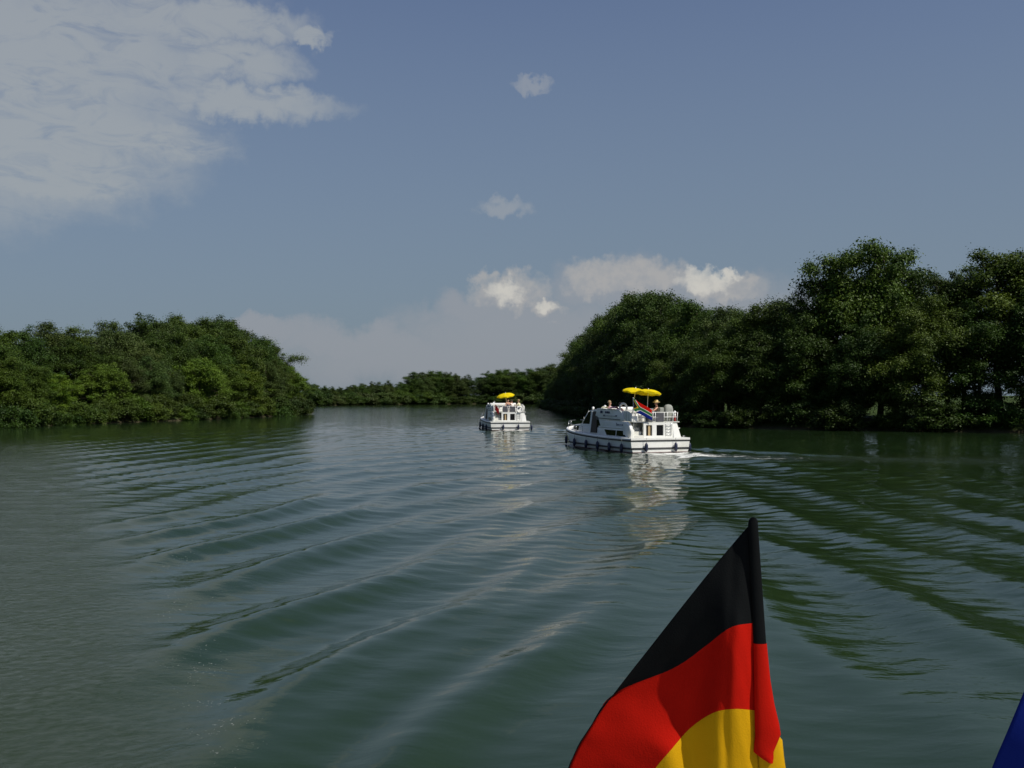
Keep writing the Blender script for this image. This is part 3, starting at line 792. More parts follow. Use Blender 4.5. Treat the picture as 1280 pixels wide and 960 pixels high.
# ------------------------------------------------------------------ cabin cruiser (x starboard, y forward, z up; origin at the stern centre on the waterline)
def half(y):
    if y < 6.6: return 1.97 - .05 * max(0, 1 - y / 1.0) ** 2
    q = min(1.0, (y - 6.6) / 5.45)
    return 1.97 * max(0.0, 1 - q ** 2.7) ** .62
def sheer(y): return .84 + .40 * max(0, (y - 2.5) / 9.5) ** 1.8
BL = 12.05
def make_cruiser():
    root = empty('cabin_cruiser')
    ys = [0, .04, .5, 1.5, 3, 4.5, 6, 7, 8, 8.8, 9.5, 10.1, 10.7, 11.2, 11.6, 11.85, 12.0, BL]
    def ring(y, zf, wf, raf):
        """one level of the hull side: zf fraction of sheer height, raf how far the stem rakes aft"""
        yy = y - raf * max(0, (y - 6.5) / 5.5) ** 1.6
        return half(y) * wf, yy, zf
    mb = MB(); rows = []
    lv = [(-.45, .62, 1.3), (-.12, .86, 1.0), (.06, .93, .78), (.24, .965, .6), (.45, .98, .42), (.62, .99, .25), (None, 1.0, 0)]
    for y in ys:
        r = []
        for z, w, rk in lv:
            zz = sheer(y) - .12 if z is None else z * (1 + .25 * (sheer(y) - .84) * (1 if z > 0 else 0))
            hw, yy, _ = ring(y, zz, w, rk); r.append((-hw, yy, zz))
        rows.append(r)
    full = [[(x, y, z) for x, y, z in r] + [(-x, y, z) for x, y, z in r[::-1]] for r in rows]
    mb.grid(full, 0, True)
    n = len(full[0]); mb.add(full[0], [tuple(range(n))], 0)
    hull = mb.build('hull', [M['gel']], root)
    def strip(zf, r, wf, rk, name, m, parent, squash=1.0):
        pts = []
        for y in ys[::-1]: pts.append((-half(y) * wf - .006, y - rk * max(0, (y - 6.5) / 5.5) ** 1.6, zf(y)))
        pts = [p for p in pts]
        pts += [(0, -.012, zf(0))] + [(-p[0], p[1], p[2]) for p in pts[::-1]]
        MB().tube(pts, r, 6).build(name, m, parent)
    strip(lambda y: sheer(y) - .115, .050, 1.0, .03, 'rub_rail', M['rub'], hull)
    strip(lambda y: .27 * (1 + .25 * (sheer(y) - .84)), .056, .972, .56, 'rub_rail', M['rub'], hull)
    strip(lambda y: .03, .04, .925, .82, 'waterline_band', M['anti'], hull)
    # raised white gunwale and deck
    mb = MB(); prof = []
    for y in ys:
        h = half(y); s = sheer(y)
        prof.append([(-h, y, s - .11), (-h - .03, y, s - .03), (-h, y, s + .03), (-max(0, h - .13), min(y, BL - .12), s + .035), (-max(0, h - .16), min(y, BL - .15), s - .03)])
    full = prof
    mb.grid(full, 0, True); mb.grid([[(-x, y, z) for x, y, z in r] for r in full], 0, True)
    mb.add([(-1.92, -.035, .73), (1.92, -.035, .73), (1.92, -.035, .87), (-1.92, -.035, .87), (-1.85, .14, .875), (1.85, .14, .875), (1.85, .14, .81), (-1.85, .14, .81)], [(0, 1, 2, 3), (3, 2, 5, 4), (4, 5, 6, 7)], 0)
    mb.build('gunwale', M['gel'], root)
    mb = MB(); mb.grid([[(-max(0.0, half(y) - .1), min(y + .02, BL - .13), sheer(y) - .03), (max(0.0, half(y) - .1), min(y + .02, BL - .13), sheer(y) - .03)] for y in ys], 0, False)
    mb.build('deck', M['deck'], root)
    # lower cabin block
    def cw(y, z): return min(1.70, max(.5, half(y) - .30)) - .10 * max(0, z - .8)
    b = MB(); b.slab([(1.6, .80), (8.2, .92), (8.15, 1.30), (7.95, 1.36), (1.6, 1.36)], lambda y, z: -cw(y, z), lambda y, z: cw(y, z))
    b.slab([(.55, .80), (1.6, .80), (1.6, 1.36), (.60, 1.36)], lambda y, z: -cw(y, z), lambda y, z: -cw(y, z) + .24)
    b.slab([(.66, .80), (1.6, .80), (1.6, 1.36), (.70, 1.36)], lambda y, z: cw(y, z) - .24, lambda y, z: cw(y, z))
    cab = b.build('cabin', M['gel'], root, .06)
    b = MB(); b.prism([(8.12, .92), (10.35, 1.02), (10.2, 1.22), (9.6, 1.42), (8.12, 1.50)], lambda y, z: min(1.6, max(.45, half(y) - .36)) - .25 * max(0, z - 1.0)); fd = b.build('foredeck_cabin', M['gel'], root, .08, 3)
    for sg in (-1, 1):
        yz = [(8.35, 1.08), (9.55, 1.12), (9.35, 1.34), (8.35, 1.40)]
        w = lambda y, z: sg * (min(1.6, max(.45, half(y) - .36)) - .25 * max(0, z - 1.0) + .012)
        MB().slab(yz, lambda y, z: w(y, z) - sg * .03, w).build('window', M['glass'], fd)
    # aft-cabin side windows: two panes with raked ends, and a ledge above
    for sg in (-1, 1):
        w = lambda y, z: sg * (cw(y, z) + .012)
        for k, yz in enumerate(([(1.15, .92), (2.42, .93), (2.42, 1.25), (1.55, 1.25)], [(2.55, .93), (3.75, .94), (4.15, 1.26), (2.55, 1.25)])):
            o = MB().slab(yz, lambda y, z: w(y, z) - sg * .03, w).build('window', M['glass'], cab)
        MB().slab([(.65, 1.36), (4.9, 1.38), (4.9, 1.45), (.65, 1.43)], lambda y, z: sg * (cw(2, 1.36) - .05), lambda y, z: sg * (cw(2, 1.36) + .035)).build('ledge', M['gel'], cab, .015, 1)
        MB().slab([(5.3, 1.08), (5.75, 1.09), (5.75, 1.15), (5.3, 1.14)], lambda y, z: w(y, z) - sg * .03, lambda y, z: w(y, z)).build('vent', M['rub'], cab)
    # upper side walls: white body below the flybridge, overhanging panel forward edge raked
    def uw(y, z): return 1.63 - .07 * (z - 1.36)
    b = MB(); b.slab([(1.55, 1.36), (4.75, 1.36), (5.25, 1.82), (1.55, 1.80)], lambda y, z: -uw(y, z), lambda y, z: uw(y, z))
    up = b.build('upper_cabin', M['gel'], root, .03)
    # aft quarter: rounded port shoulder (with steps inside), starboard wing
    b = MB(); b.slab([(.62, .80), (1.56, .80), (1.56, 1.80), (1.0, 1.78), (.72, 1.55), (.60, 1.25)], -1.66, -1.42); b.build('port_shoulder', M['gel'], root, .09, 3)
    b = MB()
    for i, (y0, z1) in enumerate(((.60, 1.00), (.85, 1.22), (1.10, 1.44), (1.35, 1.66))): b.box(-1.42, -.78, y0, 1.56 - .0 + .002 * i, .80, z1)
    b.build('steps', M['deck'], root, .015, 1)
    b = MB(); b.add([(1.15, .52, .80), (1.68, .52, .80), (1.68, 1.6, .80), (1.15, 1.6, .80), (1.15, .70, 1.76), (1.46, .70, 1.76), (1.52, 1.6, 1.76), (1.15, 1.6, 1.76)],
                    [(0, 1, 5, 4), (1, 2, 6, 5), (2, 3, 7, 6), (3, 0, 4, 7), (4, 5, 6, 7), (0, 3, 2, 1)]); b.build('starboard_wing', M['gel'], root, .05, 3)
    # aft bulkhead with door openings
    b = MB()
    segs = [(-.78, -.62), (-.22, .06), (.52, 1.15)]
    for x0, x1 in segs: b.box(x0, x1, .60, .72, .98, 1.74)
    b.box(-.78, 1.15, .60, .72, .80, .98); b.box(-.62, -.22, .60, .72, 1.60, 1.74); b.box(.06, .52, .60, .72, 1.60, 1.74)
    ab = b.build('aft_bulkhead', M['gel'], root)
    for x0, x1 in ((-.62, -.22), (.06, .52)):
        MB().box(x0, x1, .68, .70, .98, 1.60).build('door_window', M['glass'], root)
    MB().box(-.46, -.32, .655, .672, .98, 1.60).build('curtain', M['curtain'], root)
    b = MB().box(-1.42, 1.60, .64, 5.0, 1.745, 1.80).build('flybridge_deck', M['deck'], root)
    # ladder on the aft bulkhead
    b = MB()
    for x in (.66, 1.02): b.tube([(x, .57, .98), (x, .56, 1.55), (x, .58, 1.74)], .012, 6)
    for z in (1.02, 1.2, 1.38, 1.56): b.tube([(.66, .565, z), (1.02, .565, z)], .011, 6)
    b.build('ladder', M['steel'], root)
    # flybridge coaming: forward side panels with curved aft edge, then lower rounded aft panels
    for sg in (-1, 1):
        w0 = lambda y, z: sg * (1.60 - .05 * (z - 1.8)); w1 = lambda y, z: sg * (1.55 - .05 * (z - 1.8))
        arc = [(1.55 + .9 * (1 - math.cos(t)), 1.82 + .66 * math.sin(t)) for t in [i * math.pi / 2 / 7 for i in range(8)]]
        p = MB().slab(arc[::-1] + [(5.28, 1.82), (5.55, 2.10), (5.35, 2.50)][0:3], w1, w0).build('flybridge_side', M['gel'], root, .025)
        rim = [(sg * (1.605 - .05 * (z - 1.8)), y, z) for y, z in arc] + [(sg * 1.57, 5.3, 2.50)]
        MB().tube(rim, .032, 6).build('rim', M['gel'], p)
        MB().slab([(2.0, 1.86), (5.15, 1.92), (5.15, 1.955), (2.0, 1.905)], lambda y, z: sg * 1.58, lambda y, z: sg * 1.612).build('stripe', M['rub'], p)
        if sg == -1:
            arc2 = [(.62 + .55 * (1 - math.cos(t)), 2.12 + .30 * math.sin(t)) for t in [i * math.pi / 2 / 5 for i in range(6)]]
            q = MB().slab([(.60, 1.80)] + arc2 + [(1.95, 2.42), (1.70, 2.1), (1.52, 1.82)], lambda y, z: -1.50, lambda y, z: -1.55).build('aft_side', M['gel'], root, .02)
            MB().slab([(.60, 1.80), (.66, 1.80), (.68, 2.13), (.62, 2.13)], -1.52, -1.18).build('aft_panel', M['gel'], root, .02)
            for yy in (.95, 1.3): MB().slab([(yy, 1.82), (yy + .02, 1.82), (yy + .02, 2.34), (yy, 2.34)], -1.556, -1.548).build('seam', M['grey'], q)
    # dark marks of lettering on the side panels (too small to read)
    rnd = random.Random(4)
    for sg in (-1, 1):
        b = MB()
        def glyphs(y0, n, z, h, m=0):
            y = y0
            for i in range(n):
                ww = rnd.uniform(.05, .10); x = sg * 1.615
                k = rnd.choice('ILTO')
                X0, X1 = min(x, x - sg * .03), max(x, x - sg * .03)
                if k in 'ILT': b.box(X0, X1, y, y + .025, z, z + h, m)
                if k == 'L': b.box(X0, X1, y, y - ww, z, z + .02, m)
                if k == 'T': b.box(X0, X1, y - ww * .5, y + ww * .5, z + h - .02, z + h, m)
                if k == 'O':
                    b.box(X0, X1, y, y + .02, z, z + h, m); b.box(X0, X1, y - ww, y - ww + .02, z, z + h, m); b.box(X0, X1, y - ww, y, z, z + .02, m); b.box(X0, X1, y - ww, y, z + h - .02, z + h, m)
                y -= ww + .045
        glyphs(4.75, 3, 2.24, .16); glyphs(4.05, 6, 2.24, .13); glyphs(4.3, 2, 2.06, .09); glyphs(2.6, 2, 2.06, .09)
        b.box(min(sg * 1.615, sg * 1.585), max(sg * 1.615, sg * 1.585), 2.7, 4.05, 2.085, 2.10)
        b.build('lettering', M['navy'], up)
        b = MB(); y = 2.45
        for i in range(7):
            b.box(min(sg * 1.63, sg * 1.60), max(sg * 1.63, sg * 1.60), y, y + rnd.choice((.03, .07)), 1.53, 1.53 + (.17 if i == 0 else .10)); y -= .14
        b.build('lettering', M['navy'], up)
    # wheelhouse: frames, dark door opening, windscreen, roof
    b = MB(); b.prism([(4.9, 1.30), (8.15, 1.30), (8.1, 1.50), (7.75, 1.56), (4.9, 1.56)], lambda y, z: 1.52); b.build('dashboard', M['gel'], root, .04)
    b = MB(); b.prism([(5.0, 2.30), (6.3, 2.34), (6.75, 2.30), (6.5, 2.40), (5.9, 2.45), (4.9, 2.48)], lambda y, z: 1.52 - .1 * (z - 2.2)); b.build('roof', M['gel'], root, .02)
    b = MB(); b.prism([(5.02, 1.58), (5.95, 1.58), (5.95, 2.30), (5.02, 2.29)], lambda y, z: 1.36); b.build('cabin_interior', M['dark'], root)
    for sg in (-1, 1):
        o = lambda a, b_: (lambda y, z: sg * a, lambda y, z: sg * b_)
        MB().slab([(6.05, 1.0), (6.30, 1.0), (6.22, 2.34), (6.0, 2.34)], lambda y, z: sg * 1.44, lambda y, z: sg * (1.74 - .11 * (z - .8))).build('door_frame', M['gel'], root, .015, 1)
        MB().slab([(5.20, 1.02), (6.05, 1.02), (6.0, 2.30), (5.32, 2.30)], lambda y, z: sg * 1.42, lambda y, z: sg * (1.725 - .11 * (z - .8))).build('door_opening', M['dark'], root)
        MB().slab([(4.72, 1.48), (5.18, 1.48), (5.18, 2.02)], *o(1.585, 1.625)).build('side_window', M['glass'], root)
        MB().slab([(6.30, 1.52), (7.65, 1.52), (6.72, 2.28), (6.26, 2.30)], *o(1.49, 1.52)).build('side_window', M['glass'], root)
        MB().tube([(sg * 1.5, 7.72, 1.55), (sg * 1.48, 6.72, 2.33)], .04, 6).build('windscreen_frame', M['gel'], root)
    MB().add([(-1.46, 7.68, 1.56), (1.46, 7.68, 1.56), (1.44, 6.74, 2.32), (-1.44, 6.74, 2.32), (-1.46, 7.65, 1.54), (1.46, 7.65, 1.54), (1.44, 6.71, 2.30), (-1.44, 6.71, 2.30)],
             [(0, 1, 2, 3), (7, 6, 5, 4), (0, 4, 5, 1), (1, 5, 6, 2), (2, 6, 7, 3), (3, 7, 4, 0)]).build('windscreen', M['glass'], root)
    MB().slab([(4.95, 2.44), (5.45, 2.46), (5.25, 2.62), (5.0, 2.60)], -1.3, 1.3).build('wind_deflector', M['gel'], root, .03)
    # bow rails, search lights, cleats
    for sg in (-1, 1):
        pts = [(sg * (half(y) - .12), min(y, BL - .2), sheer(y) + .42) for y in (6.9, 8, 9, 10, 11, 11.6, 11.95)]
        rl = MB().tube([(pts[0][0], pts[0][1], sheer(6.9))] + pts, .016, 6)
        for p in pts[1::2]: rl.tube([(p[0], p[1], sheer(p[1])), p], .014, 6)
        rl.build('bow_rail', M['steel'], root)
        cl = MB(); cl.tube([(sg * 1.8, .35, .95), (sg * 1.8, .6, .95)], .02, 6); cl.box(sg * 1.8 - .02, sg * 1.8 + .02, .45, .5, .84, .95); cl.build('cleat', M['steel'], root)
    for x, y, z in ((-1.25, 7.35, 1.72), (-1.35, 6.4, 2.46), (-.9, 5.6, 2.56)):
        b = MB(); b.tube([(x, y, z - .14), (x, y, z + .05)], .02, 6); b.tube([(x, y - .07, z + .08), (x, y - .03, z + .08), (x, y + .07, z + .08)], [.05, .09, .07], 8); b.build('searchlight', M['white'], root)
    b = MB(); b.tube([(-1.30, 7.9, 1.5), (-1.33, 7.85, 1.95)], .012, 5); b.build('antenna', M['white'], root)
    # flybridge seating and furniture
    b = MB(); b.box(-1.40, -.95, 2.05, 4.6, 1.80, 2.20); b.box(-1.40, 1.40, 4.55, 4.9, 1.80, 2.20); b.build('bench', M['white'], root, .04)
    b = MB(); b.box(-.40, 1.30, 1.5, 2.0, 1.80, 2.16); b.build('bench', M['white'], root, .04)
    b = MB(); b.box(-.5, .7, 3.0, 3.8, 2.30, 2.35); b.tube([(.1, 3.4, 1.8), (.1, 3.4, 2.3)], .05, 8); b.build('table', M['white'], root)
    b = MB(); b.box(-1.3, -.2, 4.0, 4.5, 2.40, 2.55); b.build('chart_console', M['gel'], root, .05)
    # aft rail with dark fabric panels
    rl = MB()
    for x in (-1.12, -.68, -.16, 0.0, .58, .80, 1.18, 1.46):
        rl.tube([(x, .66, 1.76), (x, .62, 2.34)], .022, 6)
    for z in (2.34, 2.06): rl.tube([(-1.12, .63, z), (0, .62, z), (1.40, .64, z), (1.50, .85, z), (1.52, 2.2, z)], .022, 6)
    rl.tube([(1.52, 2.2, 2.34), (1.53, 2.2, 1.78)], .016, 6); rl.tube([(1.52, 1.4, 2.34), (1.53, 1.4, 1.78)], .016, 6)
    rl.build('aft_rail', M['white'], root)
    for x0, x1 in ((-.66, -.18), (.03, .55)):
        MB().slab([(.612, 1.80), (.632, 1.80), (.612, 2.30), (.592, 2.30)], x0, x1).build('rail_panel', M['grey'], root, .006, 1)
    return root

cr_A = make_cruiser()
cr_B = copy_tree(cr_A)
cr_A['label'] = 'larger nearer white cabin cruiser with two yellow parasols and a dark doorway amidships'; cr_A['category'] = 'boat'; cr_A['group'] = 'white cabin cruisers on the river'
cr_B['label'] = 'smaller farther white cabin cruiser seen from its stern, one yellow parasol above'; cr_B['category'] = 'boat'; cr_B['group'] = 'white cabin cruisers on the river'
def boat_mat(B): return Matrix.Translation((B['o'][0], B['o'][1], .0)) @ Matrix.Rotation(-R(B['hd']), 4, 'Z')
for o, B in ((cr_A, BOAT_A), (cr_B, BOAT_B)):
    o.location = (B['o'][0], B['o'][1], 0); o.rotation_euler = (0, 0, -R(B['hd']))

def at_boat(B, p): return boat_mat(B) @ Vector(p)
def rz_boat(B, a=0): return -R(B['hd']) + R(a)

# grey covered helm seat standing on the flybridge of the near boat
def helm_seat(B, p):
    t = empty('helm_seat', at_boat(B, p), rz_boat(B), 'tall grey covered helm seat with a rounded top on the near boat', 'seat')
    b = MB(); rows = []
    for z, w, d in ((.0, .24, .16), (.1, .27, .18), (.45, .29, .19), (.72, .28, .18), (.88, .24, .15), (.97, .16, .10), (1.0, .03, .02)):
        rows.append([(math.copysign(abs(math.cos(a)) ** .6, math.cos(a)) * w, math.copysign(abs(math.sin(a)) ** .6, math.sin(a)) * d, z) for a in [i * math.pi / 8 for i in range(16)]])
    b.grid(rows, 0, True, True); b.build('backrest', M['cover'], t)
    b = MB(); b.box(-.62, -.34, -.12, .25, .35, .82); b.build('side_bolster', M['cover'], t, .06, 3)
    MB().tube([(0, 0, -.0), (0, 0, .05)], .2, 12).build('base', M['grey'], t)
helm_seat(BOAT_A, (1.08, 1.05, 1.80))

# fenders
def make_fender():
    root = empty('fender')
    b = MB(); rows = []
    for z, r in ((.30, .02), (.27, .05), (.22, .09), (.12, .115), (-.12, .115), (-.22, .09), (-.27, .05), (-.30, .02)):
        rows.append([(math.cos(a) * r, math.sin(a) * r, z) for a in [i * math.pi / 5 for i in range(10)]])
    b.grid(rows, 0, True, True); b.build('float', M['fender'], root)
    MB().tube([(0, 0, .29), (0, 0, .62)], .012, 5).build('lanyard', M['rope'], root)
    return root
fproto = make_fender(); first = [True]
def fender(B, p, label, group):
    o = fproto if first[0] else copy_tree(fproto); first[0] = False
    o.scale = (.88, .88, .9); o.location = at_boat(B, p); o.rotation_euler = (R(random.Random(label).uniform(-4, 4)), 0, rz_boat(B))
    o['label'] = label; o['category'] = 'fender'; o['group'] = group
def port_pt(y, out=.13): return (-(half(y) * .985 + out), y - .35 * max(0, (y - 6.5) / 5.5) ** 1.6, .28 + .4 * (sheer(y) - .84))
words = ['aftmost', 'second from the stern', 'third from the stern', 'fourth from the stern', 'fifth from the stern', 'foremost, under the bow']
for i, y in enumerate((.9, 2.55, 4.2, 5.9, 7.8, 10.3)):
    fender(BOAT_A, port_pt(y), f'navy fender on the port side of the near boat, {words[i]}', 'fenders on the near boat')
for x, w in ((-1.0, 'left'), (.92, 'right')):
    fender(BOAT_A, (x, -.15, .34), f'navy fender on the transom of the near boat, {w} one', 'fenders on the near boat')
fender(BOAT_A, (2.08, .3, .30), 'navy fender at the starboard stern corner of the near boat', 'fenders on the near boat')
for i, y in enumerate((2.2, 5.0, 7.6, 9.6)):
    w = ['aftmost', 'second from the stern', 'third from the stern', 'foremost'][i]
    fender(BOAT_B, port_pt(y), f'dark fender on the port side of the far boat, {w}', 'fenders on the far boat')
for x, w in ((-.72, 'left'), (.75, 'right')):
    fender(BOAT_B, (x, -.15, .34), f'dark fender on the transom of the far boat, {w} one', 'fenders on the far boat')
fender(BOAT_B, (2.10, .25, .28), 'dark fender at the starboard stern corner of the far boat', 'fenders on the far boat')

# parasols
def make_parasol():
    root = empty('parasol')
    b = MB(); N = 8; rows = []
    for j, (r, z) in enumerate(((0.02, .0), (.22, -.02), (.45, -.07), (.66, -.145), (.80, -.235))):
        rows.append([(math.cos(a) * r * (1 - (.09 if k % 2 else 0) * j / 4), math.sin(a) * r * (1 - (.09 if k % 2 else 0) * j / 4), z - (0 if k % 2 == 0 else -.055) * j / 4) for k, a in enumerate([i * math.pi / N for i in range(2 * N)])])
    rows.append([(x * .985, y * .985, z - (.10 if k % 2 else .075)) for k, (x, y, z) in enumerate(rows[-1])])
    b.grid(rows, 0, False, True)
    can = b.build('canopy', M['yellow'], root)
    MB().tube([(0, 0, -1.75), (0, 0, .06)], .022, 8).build('pole', M['white'], root)
    for i in range(N):
        a = i * 2 * math.pi / N
        MB().tube([(0, 0, -.03), (math.cos(a) * .45, math.sin(a) * .45, -.115), (math.cos(a) * .81, math.sin(a) * .81, -.30)], .007, 4).build('rib', M['steel'], root)
    return root
pp = make_parasol(); pp2 = copy_tree(pp); pp3 = copy_tree(pp)
for o, B, p, tilt, lab in ((pp, BOAT_A, (-.58, 2.0, 3.77), (7, 5), 'yellow parasol on the near boat, left one of the pair'),
                           (pp2, BOAT_A, (-.10, 1.3, 3.69), (-4, 6), 'right one of the two yellow parasols on the near boat, beside the straw hat'),
                           (pp3, BOAT_B, (-.18, 2.2, 3.60), (8, -9), 'single yellow parasol on the far boat')):
    o.location = at_boat(B, p); o.rotation_euler = (R(tilt[0]), R(tilt[1]), rz_boat(B)); o['label'] = lab; o['category'] = 'parasol'
pp2.scale = (1.0, 1.0, 1); pp3.scale = (1.12, 1.12, 1.15)

# lifebuoys
def lifebuoy(B, p, rot, label):
    t = empty('lifebuoy', at_boat(B, p), 0, label, 'lifebuoy')
    t.rotation_euler = (0, 0, rz_boat(B, rot))
    for m, seg in (('red', (0, 1)), ('white', (1, 2)), ('red', (2, 3)), ('white', (3, 4))):
        pts = [(math.cos(a) * .27, 0, math.sin(a) * .27) for a in [(seg[0] + i / 7) * math.pi / 2 for i in range(8)]]
        MB().tube(pts, .062, 8).build('segment', M[m], t)
lifebuoy(BOAT_A, (1.46, .93, 2.10), 60, 'red and white lifebuoy on the aft rail of the near boat')
lifebuoy(BOAT_A, (-1.25, 2.3, 2.58), -68, 'white ring lying against the port coaming of the near boat')
for c in children([o for o in bpy.data.objects if o.name.startswith('lifebuoy') and 'white ring' in o.get('label', '')][0]): c.data.materials[0] = M['white']
lifebuoy(BOAT_B, (.98, .55, 2.02), 0, 'pale lifebuoy on the aft rail of the far boat')
for c in children([o for o in bpy.data.objects if o.name.startswith('lifebuoy') and 'pale' in o.get('label', '')][0]): c.data.materials[0] = M['white']

# ------------------------------------------------------------------ people
def make_person(name_label, loc, rz, top='shirtw', bottom='shirtn', hat=None, hair='hair', pose='sit', arms=(0.3, 0.3), lean=0.0, bare=False):
    """seated or standing figure: one skinned body, clothing and hair as children. faces local +Y"""
    J = {}; E = []
    def j(n, p, r): J[n] = (Vector(p), r)
    hipz = 0.0
    Lq = Matrix.Rotation(-R(lean), 4, 'X')
    def up(x, y, z): return Lq @ Vector((x, y, z))
    j('pel', (0, 0, 0.06), .135); j('belly', up(0, .0, .2), .125); j('chest', up(0, 0, .38), .145); j('neckb', up(0, -.01, .52), .075); j('neck', up(0, .0, .585), .052)
    j('jaw', up(0, .03, .65), .070); j('head', up(0, .015, .735), .098); j('crown', up(0, .0, .80), .080); j('nose', up(0, .115, .71), .018)
    E += [('pel', 'belly'), ('belly', 'chest'), ('chest', 'neckb'), ('neckb', 'neck'), ('neck', 'jaw'), ('jaw', 'head'), ('head', 'crown'), ('head', 'nose')]
    for s, sg in (('l', -1), ('r', 1)):
        j('ear' + s, up(sg * .105, 0, .72), .016); E.append(('head', 'ear' + s))
        af = arms[0] if sg < 0 else arms[1]
        sh = up(sg * .185, 0, .47); j('sh' + s, sh, .062)
        el = sh + Vector((sg * (.08 + .1 * af), .05 + .22 * af, -.26 + .10 * af)); j('el' + s, el, .043)
        wr = el + Vector((sg * (-.02 + .06 * af), .20 + .03 * af, -.08 + .14 * af)); j('wr' + s, wr, .029)
        d = (wr - el).normalized(); side = d.cross(Vector((0, 0, 1))).normalized()
        pa = wr + d * .06; j('pa' + s, pa, .032)
        E += [('chest', 'sh' + s), ('sh' + s, 'el' + s), ('el' + s, 'wr' + s), ('wr' + s, 'pa' + s)]
        for k, (o, L) in enumerate(((-.03, .062), (-.010, .075), (.010, .072), (.028, .058))):
            a = pa + side * o + d * .03; b = a + d * L * .55 + Vector((0, 0, -.006)); c = b + d * L * .35 + Vector((0, 0, -.025))
            j(f'f{k}a' + s, a, .0095); j(f'f{k}b' + s, b, .009); j(f'f{k}c' + s, c, .0075)
            E += [('pa' + s, f'f{k}a' + s), (f'f{k}a' + s, f'f{k}b' + s), (f'f{k}b' + s, f'f{k}c' + s)]
        a = wr + side * (-sg * .035) + d * .03; b = a + (side * (-sg) + d).normalized() * .045
        j('tha' + s, a, .011); j('thb' + s, b, .009); E += [('wr' + s, 'tha' + s), ('tha' + s, 'thb' + s)]
        hp = Vector((sg * .10, .02, .03)); j('hp' + s, hp, .10)
        if pose == 'sit':
            kn = Vector((sg * .13, .45, .04)); an = Vector((sg * .13, .50, -.36)); toe = an + Vector((sg * .02, .16, -.05))
        else:
            kn = Vector((sg * .11, .03, -.40)); an = Vector((sg * .12, .0, -.80)); toe = an + Vector((sg * .03, .16, -.05))
        j('kn' + s, kn, .060); j('an' + s, an, .040); j('to' + s, toe, .033)
        E += [('pel', 'hp' + s), ('hp' + s, 'kn' + s), ('kn' + s, 'an' + s), ('an' + s, 'to' + s)]
    names = list(J); ix = {n: i for i, n in enumerate(names)}
    me = bpy.data.meshes.new('body'); me.from_pydata([J[n][0] for n in names], [(ix[a], ix[b]) for a, b in E], [])
    tmp = bpy.data.objects.new('body', me); COL.objects.link(tmp)
    sk = tmp.modifiers.new('skin', 'SKIN'); ss = tmp.modifiers.new('sub', 'SUBSURF'); ss.levels = 1; ss.render_levels = 1
    if not me.skin_vertices:
        bpy.context.view_layer.objects.active = tmp
        bpy.ops.mesh.customdata_skin_add() if bpy.ops.mesh.customdata_skin_add.poll() else None
    for i, n in enumerate(names):
        sv_ = me.skin_vertices[0].data[i]; r = J[n][1]; sv_.radius = (r, r); sv_.use_root = (n == 'pel')
    bpy.context.view_layer.update()
    dg = bpy.context.evaluated_depsgraph_get()
    em = bpy.data.meshes.new_from_object(tmp.evaluated_get(dg)); bpy.data.objects.remove(tmp)
    em.name = 'body'; em.materials.clear(); em.materials.append(M['skin'])
    for p in em.polygons: p.use_smooth = True; p.material_index = 0
    root = empty('person', loc, rz, name_label, 'person')
    body = link_mesh('body', em, root)
    segs = [(J[a][0], J[b][0], a, b) for a, b in E]
    def region(c):
        best = None
        for a, b, na, nb in segs:
            ab = b - a; t = max(0, min(1, (c - a).dot(ab) / (ab.length_squared + 1e-9))); d = (c - a - ab * t).length
            if best is None or d < best[0]: best = (d, na, nb, t)
        return best
    def shell(name, test, off, mat):
        bm = bmesh.new(); bm.from_mesh(em); bm.normal_update()
        dl = [f for f in bm.faces if not test(region(f.calc_center_median()))]
        nv = {v.index: v.normal.copy() for v in bm.verts}
        for v in bm.verts: v.co += v.normal * off
        bmesh.ops.delete(bm, geom=dl, context='FACES')
        if not bm.faces: bm.free(); return
        m2 = bpy.data.meshes.new(name); bm.to_mesh(m2); bm.free()
        for p in m2.polygons: p.material_index = 0; p.use_smooth = True
        m2.materials.clear(); o = link_mesh(name, m2, root, [M[mat]])
        so = o.modifiers.new('thick', 'SOLIDIFY'); so.thickness = .006; so.offset = 1
    torso = {'belly', 'chest'}
    if not bare: shell('shirt', lambda r: (r[1] in ('belly', 'chest', 'pel') and r[2] in ('belly', 'chest', 'neckb', 'shl', 'shr') and not (r[2] == 'neckb' and r[3] > .7)) or (r[1][:2] == 'sh' and r[3] < .65), .016, top)
    else: shell('swimsuit', lambda r: (r[1] in ('belly', 'pel') and r[2] in ('belly', 'chest')), .012, top)
    shell('shorts', lambda r: (r[1] == 'pel' and r[2] in ('hpl', 'hpr')) or (r[1][:2] == 'hp' and r[3] < .7) or (r[1] == 'pel' and r[3] < .5), .019, bottom)
    hc = J['head'][0]
    hd = MB(); rows = []
    for k, (el, rr) in enumerate(((-10, 1.12), (15, 1.16), (40, 1.16), (62, 1.14), (80, 1.12), (89.9, 1.12))):
        rows.append([tuple(hc + Vector((math.cos(a) * math.cos(R(el)) * .100 * rr, (math.sin(a) * math.cos(R(el)) - .10) * .108 * rr, .03 + math.sin(R(el)) * .118 * rr)) + (Vector((0, 0, .07)) if (math.sin(a) > .45 and k == 0) else Vector((0, 0, 0)))) for a in [i * math.pi / 7 for i in range(14)]])
    hd.grid(rows, 0, True, True).build('hair', M[hair], root)
    for sg in (-1, 1):
        e = hc + Vector((sg * .036, .088, .0)); MB().tube([e + Vector((0, -.01, 0)), e + Vector((0, .004, 0)), e + Vector((0, .010, 0))], [.012, .012, .004], 6).build('eye', M['hair'], root)
